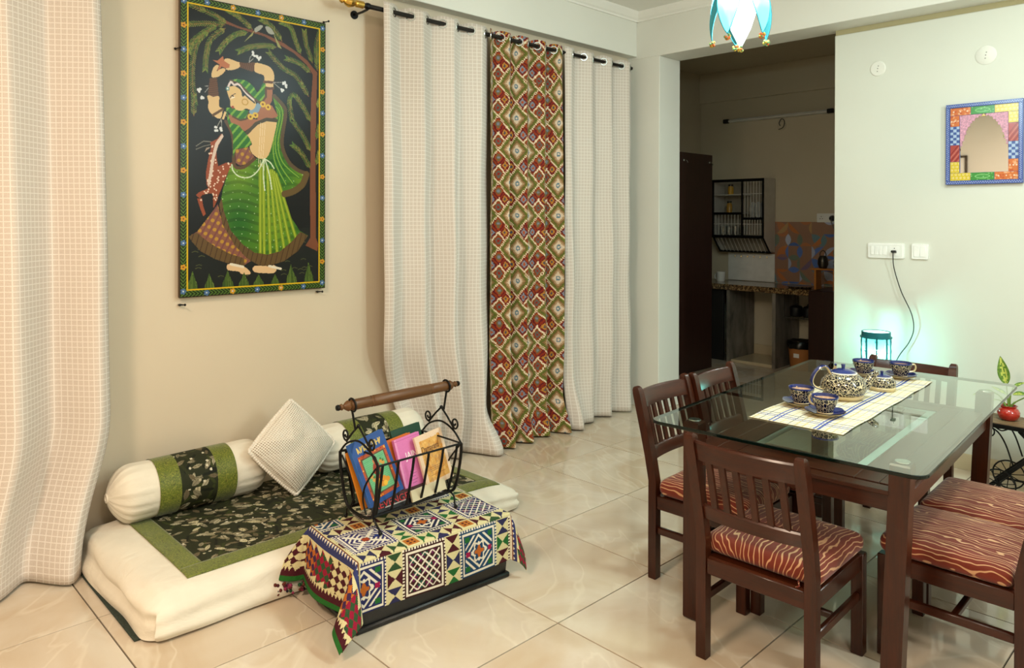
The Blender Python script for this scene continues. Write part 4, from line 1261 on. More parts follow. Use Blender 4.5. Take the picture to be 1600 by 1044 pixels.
# ------------------------------------------------------------------ black trunk under a patchwork cloth
BX, BY, BR = -0.600, -0.215, math.radians(-4.6)
BL, BWd, BHt = 0.69, 0.385, 0.258
tk = thing('black_trunk', 'low black trunk standing under the patchwork cloth', 'trunk', (BX, BY, 0.0), BR)
mb = rbox(BWd, BL, BHt - 0.012, 0.02, 8, 12, 6); mb.v = [(x, y, z + 0.012) for x, y, z in mb.v]
obj('body', mb, M_trunk, tk)
obj('base', MB().box((-BWd / 2 - 0.006, -BL / 2 - 0.006, 0), (BWd / 2 + 0.006, BL / 2 + 0.006, 0.022), 0.006), M_trunk, tk)


def patchwork():
    S, T = 1.045, 0.80            # length near->far, width back->front
    nx, ny = 372, 284
    CR = (206, 196, 150); MR = (70, 22, 30); NV = (44, 44, 78); GN = (34, 96, 46); DG = (46, 74, 44); RD = (140, 22, 50); OR = (176, 96, 36); WH = (222, 214, 196)
    R = Raster(nx, ny, S, T, CR); rnd = random.Random(9); X, Y = R.X, R.Y
    def hourglass(x0, y0, w, h, c, vert):
        if vert: R.poly([(x0, y0), (x0 + w, y0), (x0 + w / 2, y0 + h / 2)], c); R.poly([(x0, y0 + h), (x0 + w, y0 + h), (x0 + w / 2, y0 + h / 2)], c)
        else: R.poly([(x0, y0), (x0, y0 + h), (x0 + w / 2, y0 + h / 2)], c); R.poly([(x0 + w, y0), (x0 + w, y0 + h), (x0 + w / 2, y0 + h / 2)], c)
    def motif(x0, y0, w, base, seed):
        sl = (slice(max(0, int(y0 / T * ny)), max(0, int((y0 + w) / T * ny))), slice(max(0, int(x0 / S * nx)), max(0, int((x0 + w) / S * nx))))
        if R.a[sl].size == 0: return
        a = R.a[sl]; u = (X[sl] - x0) / w - 0.5; v = (Y[sl] - y0) / w - 0.5; au, av = abs(u), abs(v); d = np.maximum(au, av)
        rr = random.Random(seed)
        a[:] = base
        zig = (d > 0.455) & (np.mod((np.where(au > av, v, u) + 0.5) * 15, 1) < 0.55); a[zig] = WH
        a[(d > 0.39) & (d < 0.43)] = WH
        inner = d < 0.36
        k = seed % 3
        if k == 0:      # diagonal lattice
            g = np.mod((u + v) * 5.6 + 0.5, 1); g2 = np.mod((u - v) * 5.6 + 0.5, 1)
            ln_ = inner & ((abs(g - 0.5) < 0.11) | (abs(g2 - 0.5) < 0.11)); a[ln_] = WH
            cell = (np.floor((u + v) * 5.6 + 0.5) + 2 * np.floor((u - v) * 5.6 + 0.5)).astype(int)
            a[inner & ~ln_ & (np.mod(cell, 5) == 0)] = (96, 30, 74); a[inner & ~ln_ & (np.mod(cell, 5) == 2)] = (30, 74, 62)
        elif k == 1:    # ringed flower
            r = np.hypot(u, v); th = np.arctan2(v, u)
            a[inner & (np.mod(au + av, 0.15) < 0.06) & (d > 0.14)] = WH
            a[inner & (abs(r - 0.17 - 0.03 * np.cos(6 * th)) < 0.022)] = WH
            a[inner & (r < 0.10 + 0.03 * np.cos(4 * th))] = OR
            a[inner & (au > 0.25) & (av > 0.25)] = GN
            a[inner & (abs(au - 0.30) < 0.05) & (av < 0.06)] = (150, 24, 70)
        else:           # chevrons pointing to the middle
            q = np.where(au > av, au + av * 0.8, av + au * 0.8)
            a[inner & (np.mod(q * 8.5, 1) < 0.45)] = WH
            a[inner & (abs(au - av) < 0.05)] = WH
            a[inner & (d < 0.07)] = (150, 60, 30)
            a[inner & (d > 0.20) & (d < 0.30) & (u > 0.1) & (abs(v) < 0.05)] = (40, 60, 130)
    # inner field: pitch of big squares with strips of hourglass triangles
    E0 = 0.215; E1 = S - 0.145; pitch = 0.252; strip = 0.066; sq = pitch - strip
    rows = [(-0.135, 0), (0.117, 1), (0.369, 2), (0.621, 3)]
    bases = [(40, 44, 90), (58, 26, 26), (30, 64, 96), (62, 24, 30), (52, 44, 96), (26, 30, 60)]
    cs = [MR, NV, GN, MR, NV, DG]
    kk = 0
    for (y0, r_) in rows:
        for c_ in range(-1, 4):
            x0 = E0 + c_ * pitch + 0.012 - (0.09 if r_ % 2 else 0.0)
            kk += 1
            motif(x0, y0, sq, bases[(c_ + 2 * r_) % 6], [0, 1, 2, 1][(c_ + r_) % 4] + 3 * r_)
            # strip to the right of the square
            for q in range(3):
                hourglass(x0 + sq + 0.002, y0 + 0.002 + q * 0.062, strip - 0.004, 0.058, cs[(kk + q) % 6], q % 2 == 0)
            # strip below
            for q in range(3):
                hourglass(x0 + q * 0.062, y0 + sq + 0.002, 0.058, strip - 0.004, cs[(kk + 2 * q + 1) % 6], q % 2 == 1)
            ox, oy = x0 + sq + 0.006, y0 + sq + 0.006
            R.poly([(ox, oy), (ox + 0.05, oy), (ox + 0.05, oy + 0.05), (ox, oy + 0.05)], (178, 108, 42))
            for (ax, ay) in ((0.012, 0.012), (0.03, 0.012), (0.012, 0.03), (0.03, 0.03)):
                R.poly([(ox + ax, oy + ay), (ox + ax + 0.010, oy + ay), (ox + ax + 0.010, oy + ay + 0.010), (ox + ax, oy + ay + 0.010)], MR)
    # end borders
    for side in (0, 1):
        D = X if side == 0 else S - X + 0.07
        m = D < E0; R.a[m] = CR
        # diamond checker band
        b = (D > 0.052) & (D < 0.172)
        g1 = np.floor((D * 1.0 + Y * 0.8) / 0.031).astype(int); g2 = np.floor((D * 1.0 - Y * 0.8) / 0.031).astype(int)
        grp = np.mod(np.floor(Y / 0.115).astype(int), 3); par = np.mod(g1 + g2, 2) == 0
        for q, (c1, c2) in enumerate(((RD, DG), (MR, CR), (OR, (60, 34, 70)))):
            R.a[b & (grp == q) & par] = c1; R.a[b & (grp == q) & ~par] = c2
        tr = b & (np.minimum(D - 0.052, 0.172 - D) < 0.026 * (np.mod(Y, 0.062) / 0.062)); R.a[tr] = CR
        R.a[D < 0.056] = MR
        R.a[(D < 0.056) & (D > 0.040) & (D - 0.040 > 0.016 * abs(np.mod(Y, 0.020) / 0.010 - 1))] = CR
        R.a[D < 0.020] = (36, 96, 36)
        bb = (D > 0.174) & (D < 0.212); R.a[bb] = (52, 56, 100)
        R.a[bb & (D > 0.192) & (D - 0.192 > 0.020 * abs(np.mod(Y, 0.020) / 0.010 - 1))] = WH
        R.a[(D > 0.206) & (D < 0.211)] = (120, 70, 44)
    return R, S, T


def drape():
    R, S, T = patchwork()
    ny, nx = R.a.shape[:2]
    hw, hl = BWd / 2 + 0.004, BL / 2 + 0.004; zt = BHt + 0.004; rc = 0.012
    # cloth centre over the trunk: shifted so that the front hangs to ~5 cm from the floor
    s0 = hl + 0.205; t0_ = hw + 0.175   # distance from back edge to the trunk's middle
    us = np.linspace(0, S, nx + 1) - s0; vs = np.linspace(0, T, ny + 1) - (T - (hw + 0.188))
    P = np.zeros((ny + 1, nx + 1, 3))
    for j, v in enumerate(vs):
        for i, u in enumerate(us):
            da = max(0.0, abs(u) - hl) ; db = max(0.0, abs(v) - hw); sa = 1 if u > 0 else -1; sb = 1 if v > 0 else -1
            x = max(-hw, min(hw, v)); y = max(-hl, min(hl, u)); z = zt
            if da == 0 and db == 0:
                z += 0.0015 * math.sin(31 * u) * math.sin(27 * v) + 0.0015
            elif da == 0:
                wv = 0.010 * (1 - math.exp(-db / 0.05)) * (1 + 0.8 * math.sin(9 * u + 1))
                x = sb * (hw + 0.003 + wv); z = zt - db
            elif db == 0:
                wv = (0.014 + 0.10 * da) * (1 - math.exp(-da / 0.05)) * (1 + 0.6 * math.sin(13 * v + 2))
                y = sa * (hl + 0.003 + wv); z = zt - da * 0.97
            else:
                r_ = math.hypot(da, db); th = math.atan2(db, da)
                ph = math.radians(31 if sa < 0 else 14) * math.sqrt(max(0, math.sin(2 * th)))
                # hanging cone of cloth at the corner
                ba = math.cos(th) ** 2
                hx = sb * math.sin(th); hy = sa * math.cos(th)
                o = r_ * math.sin(ph) + 0.012 * (1 - math.exp(-r_ / 0.05)) + 0.10 * da * (1 - math.exp(-da / 0.05)) * ba
                x = sb * hw + hx * o; y = sa * hl + hy * o; z = zt - r_ * math.cos(ph) * (0.97 if th < 0.785 else 1.0)
            # rounding of the fold at the top edges
            dd = math.hypot(da, db)
            if dd < rc * 2.5: z -= 0.0
            if z < 0.006: z = 0.006
            P[j, i] = (x, y, z)
    return R, P


Rp, Pp = drape()
cl = thing('patchwork_cloth', 'embroidered patchwork cloth of squares and triangles draped over the trunk', 'cloth', (BX, BY, 0.0), BR)
o = grid_obj('cloth', Pp, facecol('patchwork_print', 0.9, 0.35, 220), cl, Rp.a)
sd = o.modifiers.new('thickness', 'SOLIDIFY'); sd.thickness = 0.003; sd.offset = 1
# wool fringe along the near end, clustered at the back corner
m = MB(); rnd = random.Random(3)
fringe_cols = [plain('fringe_' + n_, c_, 0.9, 0, 0.1, 30) for n_, c_ in (('maroon', '#4a0f1c'), ('green', '#16401f'), ('pink', '#84264a'), ('orange', '#5a2016'), ('navy', '#14142a'))]
edge = [Vector(Pp[j, 0]) for j in range(0, Pp.shape[0], 1)]
for k in range(0, len(edge), 3):
    f = k / len(edge)
    p = edge[k]; n_ = 4 if f < 0.30 else 0
    for q in range(n_):
        m.cur = rnd.randrange(5)
        c = p + Vector((rnd.uniform(-0.012, 0.012), rnd.uniform(-0.02, 0.006), -rnd.uniform(0.006, 0.020 if n_ == 1 else 0.045)))
        if c.z < 0.012: c.z = 0.012
        m.sphere(c, rnd.uniform(0.005, 0.0085) if n_ > 1 else 0.004, 6, 4)
obj('pompom_fringe', m, fringe_cols, cl)['kind'] = 'stuff'

# ------------------------------------------------------------------ magazine rack and its books
RX, RY, RZ = -0.675, -0.212, 0.2672
rack = thing('magazine_rack', 'black wrought-iron magazine rack with a turned wooden handle on the patchwork cloth', 'magazine rack', (RX, RY, RZ), 0.016)
Lb, Lt, wb, wt, zb, zt, wf, Lf, Lh, zh, Lk = 0.203, 0.209, 0.076, 0.131, 0.060, 0.271, 0.120, 0.189, 0.293, 0.486, 0.237


def bar(m, a, b, w_, t_, nrm):
    """flat bar from a to b, w_ wide, t_ thick; nrm = thickness direction"""
    a, b, n = Vector(a), Vector(b), Vector(nrm).normalized(); d = (b - a).normalized(); s_ = d.cross(n).normalized()
    r = [[tuple(p + s_ * (w_ / 2) * i + n * (t_ / 2) * j) for i, j in ((-1, -1), (1, -1), (1, 1), (-1, 1))] for p in (a, b)]
    m.loft(r)


def spiral(c, r0, turns, a0, dirn, e1, e2, n=22):
    out = []
    for k in range(n + 1):
        f = k / n; a = a0 + dirn * 2 * PI * turns * f; r = r0 * (1 - 0.78 * f)
        out.append(Vector(c) + Vector(e1) * (r * math.cos(a)) + Vector(e2) * (r * math.sin(a)))
    return out


for sx, nm in ((1, 'front'), (-1, 'back')):
    obj('rim_rod', MB().tube([(sx * wt, -Lt, zt), (sx * wt, Lt, zt)], 0.0045, 8), M_iron, rack)
    obj('bottom_bar', MB().tube([(sx * wb, -Lb, zb), (sx * wb, Lb, zb)], 0.007, 8), M_iron, rack)
    for k in range(6 if sx > 0 else 5):
        n_ = 6 if sx > 0 else 5
        f = (k + 0.5 + 0.35 * (k / (n_ - 1) - 0.5)) / n_; y = -Lt + 2 * Lt * f
        m = MB(); pts = [(sx * wt, y, zt), (sx * (wt * 0.93), y, zt - 0.05), (sx * (wb + 0.02), y * 0.98, zb + 0.06), (sx * (wb + 0.003), y * 0.97, zb + 0.004)]
        for a, b in zip(pts[:-1], pts[1:]): bar(m, a, b, 0.011, 0.004, (sx, 0, 0.3))
        obj('slat', m, M_iron, rack)
for y in (-0.15, -0.05, 0.05, 0.15):
    m = MB(); bar(m, (-wb, y, zb), (wb, y, zb), 0.012, 0.004, (0, 0, 1)); obj('bottom_slat', m, M_iron, rack)
for sy in (-1, 1):
    m = MB()
    L_ = sy * Lt
    # end frame: side uprights, lower U, arched top and dipped rim
    m.tube(smoothpath([(wt, L_, zt), (wt * 0.97, L_, zt - 0.06), (wb + 0.03, sy * (Lb + 0.002), zb + 0.045), (wb, sy * Lb, zb), (0, sy * Lb, zb - 0.012), (-wb, sy * Lb, zb), (-wb - 0.03, sy * (Lb + 0.002), zb + 0.045), (-wt * 0.97, L_, zt - 0.06), (-wt, L_, zt)], 6), 0.0065, 8)
    m.tube(smoothpath([(-wt, L_, zt), (-wt * 0.6, L_, zt + 0.045), (0, L_, zt + 0.068), (wt * 0.6, L_, zt + 0.045), (wt, L_, zt)], 8), 0.0042, 8)
    m.tube(smoothpath([(-wt, L_, zt), (-wt * 0.5, L_ - sy * 0.03, zt + 0.014), (0, L_ - sy * 0.036, zt + 0.016), (wt * 0.5, L_ - sy * 0.03, zt + 0.014), (wt, L_, zt)], 8), 0.004, 8)
    # inner wave bars of the end panel
    for s_ in (-1, 1):
        m.tube(smoothpath([(s_ * wt * 0.9, L_, zt - 0.012), (s_ * 0.050, L_, zt - 0.09), (s_ * 0.032, L_, zb + 0.06), (s_ * 0.055, L_, zb + 0.006)], 8), 0.0038, 7)
    obj('end_frame', m, M_iron, rack)
    m = MB()
    top = Vector((0, L_, zt + 0.128))
    for s_ in (-1, 1):
        m.tube([tuple(top), (s_ * 0.040, L_, zt + 0.095), (s_ * 0.085, L_, zt + 0.050)], 0.0042, 7)
        sp_ = spiral((s_ * 0.088, L_, zt + 0.076), 0.024, 1.25, -PI / 2, s_, (1, 0, 0), (0, 0, 1))
        m.tube([(s_ * 0.060, L_, zt + 0.078)] + [tuple(p) for p in sp_], 0.0040, 7)
    m.sphere(tuple(top), 0.008, 8, 6)
    m.tube([tuple(top), (0, sy * (Lt + 0.014), zh - 0.1), (0, sy * Lk, zh - 0.026)], 0.0046, 8)
    m.torus((0, sy * Lk, zh), 0.0255, 0.0042, (0, 1, 0.1), 20, 7)
    obj('scroll_hanger', m, M_iron, rack)
    for sx in (-1, 1):
        m = MB()
        m.tube(smoothpath([(sx * wb, sy * (Lb - 0.01), zb), (sx * (wb + 0.022), sy * (Lb - 0.006), 0.045), (sx * (wf - 0.006), sy * Lf, 0.018), (sx * wf, sy * Lf, 0.008)], 6), 0.0042, 7)
        m.sphere((sx * wf, sy * Lf, 0.0086), 0.0085, 10, 6)
        obj('foot', m, M_iron, rack)
prof = [(0.001, -Lh - 0.004), (0.010, -Lh), (0.013, -Lh + 0.008), (0.007, -Lh + 0.016), (0.014, -Lh + 0.024), (0.021, -Lh + 0.036), (0.016, -Lh + 0.048), (0.0205, -Lh + 0.054), (0.021, -Lh + 0.068), (0.0215, -0.16), (0.020, -0.155), (0.0225, -0.150), (0.020, -0.145), (0.0225, -0.14), (0.023, 0)]
prof = prof + [(r, -z) for r, z in prof[-2::-1]]
obj('handle', MB().lathe(prof, 20, (0, 0, zh), 'y'), M_turned, rack)
for sy in (-1, 1): obj('handle_cap', MB().lathe([(0.001, sy * (Lh + 0.016)), (0.010, sy * (Lh + 0.014)), (0.012, sy * (Lh + 0.006)), (0.008, sy * (Lh + 0.003)), (0.001, sy * (Lh + 0.003))], 14, (0, 0, zh), 'y'), M_iron, rack)


def book(label, bl, w_, h_, th, tilt, lean, cover, painter=None, cat='book', yaw=0.0, nres=(90, 140)):
    """bl = lower corner of the front cover; local x = width, y = height, z = out of the cover"""
    b = thing('book', label, cat, bl)
    tw, le = math.radians(tilt), math.radians(lean)
    n = Vector((math.cos(le), 0, math.sin(le)))
    wv = Vector((0, math.cos(tw), math.sin(tw))); wv = (wv - n * wv.dot(n)).normalized(); hv = n.cross(wv)
    Rm = Matrix((wv, hv, n)).transposed().to_4x4()
    if yaw: Rm = Matrix.Rotation(math.radians(yaw), 4, 'Z') @ Rm
    b.rotation_euler = Rm.to_euler()
    mc = plain('cover_' + cover, cover, 0.35)
    m = MB().box((0, 0, -0.0022), (w_, h_, 0), 0.0006); m.box((0, 0, -th), (w_, h_, -th + 0.0022), 0.0006); m.box((-0.0018, 0, -th), (0.0006, h_, 0), 0.0006)
    obj('cover', m, mc, b, False)
    obj('pages', MB().box((0.0007, 0.003, -th + 0.0023), (w_ - 0.004, h_ - 0.003, -0.0023)), plain('page_edges', '#d8cba8', 0.8, 0, 0.1, 200), b, False)
    if painter:
        R = Raster(nres[0], nres[1], w_ * 1000, h_ * 1000, [0, 0, 0]); painter(R)
        nx, ny = nres
        U, Vv = np.meshgrid(np.linspace(0, w_, nx + 1), np.linspace(h_, 0, ny + 1))
        o = grid_obj('cover_print', np.stack([U, Vv, np.full_like(U, 0.0004)], -1), facecol('book_print', 0.35, 0, 300, 0.4), b, R.a, smooth=False)
    return b


def p_blue(R):
    R.a[:] = (34, 74, 140); rnd = random.Random(3)
    for k in range(8):      # worn gold title
        x = 26 + k * 15; R.line([(x, 26), (x, 46)], 5, (206, 176, 84)); R.line([(x, rnd.choice([26, 36, 46])), (x + 9, rnd.choice([26, 36, 46]))], 5, (206, 176, 84))
    R.poly([(16, 60), (150, 60), (150, 236), (16, 236)], (176, 76, 34))
    for k in range(60): R.disc(rnd.choice([21, 145, rnd.uniform(18, 148)]), rnd.choice([65, 231, rnd.uniform(60, 236)]) , 3, rnd.choice([(224, 170, 60), (140, 40, 30)]))
    R.poly([(26, 72), (140, 72), (140, 224), (26, 224)], (92, 74, 50)); R.poly([(32, 78), (134, 78), (134, 218), (32, 218)], (110, 180, 128))
    for k in range(20): R.line([(34, 84 + 7 * k), (132, 84 + 7 * k)], 2, (86, 158, 112))
    R.poly([(70, 112), (92, 104), (98, 130), (92, 170), (104, 188), (66, 190), (72, 160), (62, 140)], (150, 54, 34), 3)
    R.disc(84, 100, 11, (190, 110, 60)); R.disc(86, 92, 9, (120, 40, 30)); R.poly([(78, 132), (90, 130), (90, 156), (78, 158)], (40, 110, 60))
    for k in range(10): R.disc(rnd.uniform(60, 116), rnd.uniform(176, 204), 10, rnd.choice([(226, 176, 52), (210, 140, 40)]))
    for x, y in ((108, 112), (116, 120), (48, 150), (54, 166)): R.disc(x, y, 8, (206, 150, 70)); R.disc(x + 3, y - 9, 5, (70, 120, 60))


def p_pink(R):
    R.a[:] = (212, 118, 176); R.poly([(0, 0), (9, 0), (9, 240), (0, 240)], (226, 150, 192)); R.poly([(0, 6), (130, 6), (130, 10), (0, 10)], (196, 96, 158))
    for k in range(5): R.line([(40, 140 + 12 * k), (62 + 9 * (k % 2), 140 + 12 * k)], 1.6, (120, 60, 110))


def p_tan(R):
    R.a[:] = (228, 200, 172); w_, h_ = R.w, R.h; rnd = random.Random(5)
    R.poly([(16, 22), (w_ - 14, 22), (w_ - 14, h_ - 20), (16, h_ - 20)], (214, 160, 84))
    for k in range(220): R.disc(rnd.uniform(18, w_ - 17), rnd.uniform(26, h_ - 24), rnd.uniform(2, 7), rnd.choice([(226, 178, 104), (204, 142, 66), (216, 166, 92), (196, 150, 96)]), rnd.uniform(4, 12))
    for k in range(5): R.line([(34, h_ - 74 + 8 * k), (w_ - 34 - 10 * (k % 2), h_ - 74 + 8 * k)], 1.2, (140, 90, 50))


def p_mag(R):
    R.a[:] = (24, 20, 22); R.poly([(0, 0), (R.w, 0), (R.w, 10), (0, 10)], (60, 20, 20)); R.line([(60, R.h - 22), (170, R.h - 22)], 3, (170, 166, 160))


bb = book('blue illustrated book with a framed picture, leaning at the near end of the rack', (-0.614, -0.398, 0.355), 0.165, 0.255, 0.022, 12.5, 19, '#2c5fa8', p_blue)
pb = book('pink book with white capital letters standing in the middle of the rack', (-0.628, -0.215, 0.345), 0.128, 0.232, 0.016, 6.5, 16, '#d476b0', p_pink)
tb = book('cream and ochre paperback leaning on the pink book at the far end of the rack', (-0.604, -0.130, 0.365), 0.142, 0.212, 0.013, 8.0, 16, '#e0c6a6', p_tan)
ob = book('orange-spined book squeezed between the blue and the pink books', (-0.652, -0.238, 0.345), 0.125, 0.228, 0.022, 7.0, 16, '#c8641e')
gb = book('dark green book standing behind the pink one', (-0.686, -0.190, 0.345), 0.150, 0.252, 0.016, 5.0, 16, '#16402c')
mg = book('black magazine with red capital letters lying low at the front of the rack', (-0.6035, -0.392, 0.318), 0.27, 0.060, 0.006, 3.0, 24, '#171417', p_mag, 'magazine', nres=(120, 30))
cm = book('cream paper magazine at the bottom of the rack below the pink book', (-0.590, -0.215, 0.335), 0.175, 0.045, 0.010, 4.0, 16, '#cfc4a4', None, 'magazine')
ny_ = book('orange and yellow magazine at the near end of the rack behind the blue book', (-0.655, -0.412, 0.340), 0.15, 0.225, 0.008, 8.0, 19, '#c9781e', None, 'magazine')
M_wtxt = plain('white_print', '#f2ecec', 0.5); M_btxt = plain('brown_print', '#5c3518', 0.5); M_rtxt = plain('red_print', '#b01e22', 0.5)
text('title', 'JAINS', 0.040, M_wtxt, pb, (0.036, 0.142, 0.0012), (0, 0, 0), sx=0.78)
text('title', 'Damayanti', 0.036, M_btxt, tb, (0.018, 0.140, 0.0012), (0, 0, 0), sx=0.60)
text('title', 'REVENGE', 0.036, M_rtxt, mg, (0.010, 0.024, 0.0012), (0, 0, 0), sx=1.1)

# ------------------------------------------------------------------ dining table
TX, TY, TR_ = 0.633, 1.055, math.radians(3.8)
tb_ = thing('dining_table', 'red-brown wooden dining table with a large clear glass top', 'table', (TX, TY, 0), TR_)
GW, GL, ZG = 0.905, 1.605, 0.738


def glass_outline(w, l, r): return rounded_rect(w, l, r, 7)


ol = glass_outline(GW, GL, 0.045); n_ = len(ol)
m = MB(); ch = 0.002
def ring(f, z): return [(x - math.copysign(f, x), y - math.copysign(f, y), z) for x, y in ol]
rg = [ring(ch, ZG), ring(0, ZG + ch), ring(0, ZG + 0.012 - ch), ring(ch, ZG + 0.012)]
m.cur = 0; m.add(rg[3], [tuple(range(n_))]); m.add(rg[0], [tuple(range(n_))[::-1]])
m.cur = 1; m.loft(rg, cap=False)
go = obj('glass_top', m, [M_glass, M_gedge], tb_, smooth=False, fix=False)
LX, LY = 0.352, 0.640
for sx in (-1, 1):
    for sy in (-1, 1):
        # right-hand legs lean inwards a little towards the floor
        k = 0.030 if sx > 0 else 0.0
        m = MB(); h = 0.030
        def sec(z, ox, hh): return [(sx * LX - ox + a * hh, sy * LY - sy * ox * 0.4 + b * hh, z) for a, b in ((-1, -1), (1, -1), (1, 1), (-1, 1))]
        m.loft([sec(0.006, k, h * 0.92), sec(0.012, k, h), sec(0.726, 0, h), sec(0.732, 0, h * 0.9)])
        lg = obj('leg', m, M_wood, tb_, False)
        obj('foot_pad', MB().lathe([(0.001, 0), (0.02, 0), (0.02, 0.0065), (0.001, 0.0065)], 12, (sx * LX - k, sy * LY - sy * k * 0.4, 0)), M_blackpl, lg)
        obj('glass_bolt', MB().lathe([(0.001, 0.7321), (0.022, 0.7321), (0.023, 0.735), (0.022, 0.7378), (0.001, 0.7378)], 20, (sx * LX, sy * LY, 0)), M_steel, lg)
for sx in (-1, 1): obj('apron', MB().box((sx * LX - 0.011, -LY + 0.031, 0.575), (sx * LX + 0.011, LY - 0.031, 0.630), 0.003), M_woody, tb_)
for sy in (-1, 1): obj('apron', MB().box((-LX + 0.031, sy * LY - 0.011, 0.575), (LX - 0.031, sy * LY + 0.011, 0.630), 0.003), M_woodx, tb_)
# lower shelf of planks with an inset glass pane
SX, SY = 0.20, 0.50
for k in range(2):
    for sx in (-1, 1):
        w_ = (LX - SX) / 2; x0 = SX + k * w_
        obj('shelf_plank', MB().box((min(sx * x0, sx * (x0 + w_ - 0.0015)), -LY + 0.033, 0.6305), (max(sx * x0, sx * (x0 + w_ - 0.0015)), LY - 0.033, 0.645), 0.0015), M_woody, tb_, False)
for sy in (-1, 1):
    obj('shelf_plank', MB().box((-SX + 0.0015, min(sy * SY, sy * (LY - 0.033)), 0.6305), (SX - 0.0015, max(sy * SY, sy * (LY - 0.033)), 0.645), 0.0015), M_woodx, tb_, False)
    obj('end_board', MB().box((-LX + 0.031, sy * LY - 0.033, 0.6305), (LX - 0.031, sy * LY + 0.020, 0.645), 0.002), M_woodx, tb_, False)
pane = obj('shelf_glass', MB().box((-SX + 0.002, -SY + 0.002, 0.637), (SX - 0.002, SY - 0.002, 0.643)), mk_glass('shelf_pane', (0.72, 0.80, 0.76)), tb_, False)
frost = plain('frosted_band', '#8fa79d', 0.4)
m = MB()
for sx in (-1, 1):
    m.box((min(sx * 0.165, sx * 0.194), -SY + 0.006, 0.6431), (max(sx * 0.165, sx * 0.194), SY - 0.006, 0.6440))
    m.box((-0.165, min(sx * (SY - 0.035), sx * (SY - 0.006)), 0.6431), (0.165, max(sx * (SY - 0.035), sx * (SY - 0.006)), 0.6440))
obj('frosted_border', m, frost, pane, False)
for sy in (-1, 1): obj('pane_bolt', MB().lathe([(0.001, 0.6441), (0.016, 0.6441), (0.016, 0.648), (0.001, 0.649)], 16, (0.06, sy * (SY - 0.03), 0)), M_steel, pane)


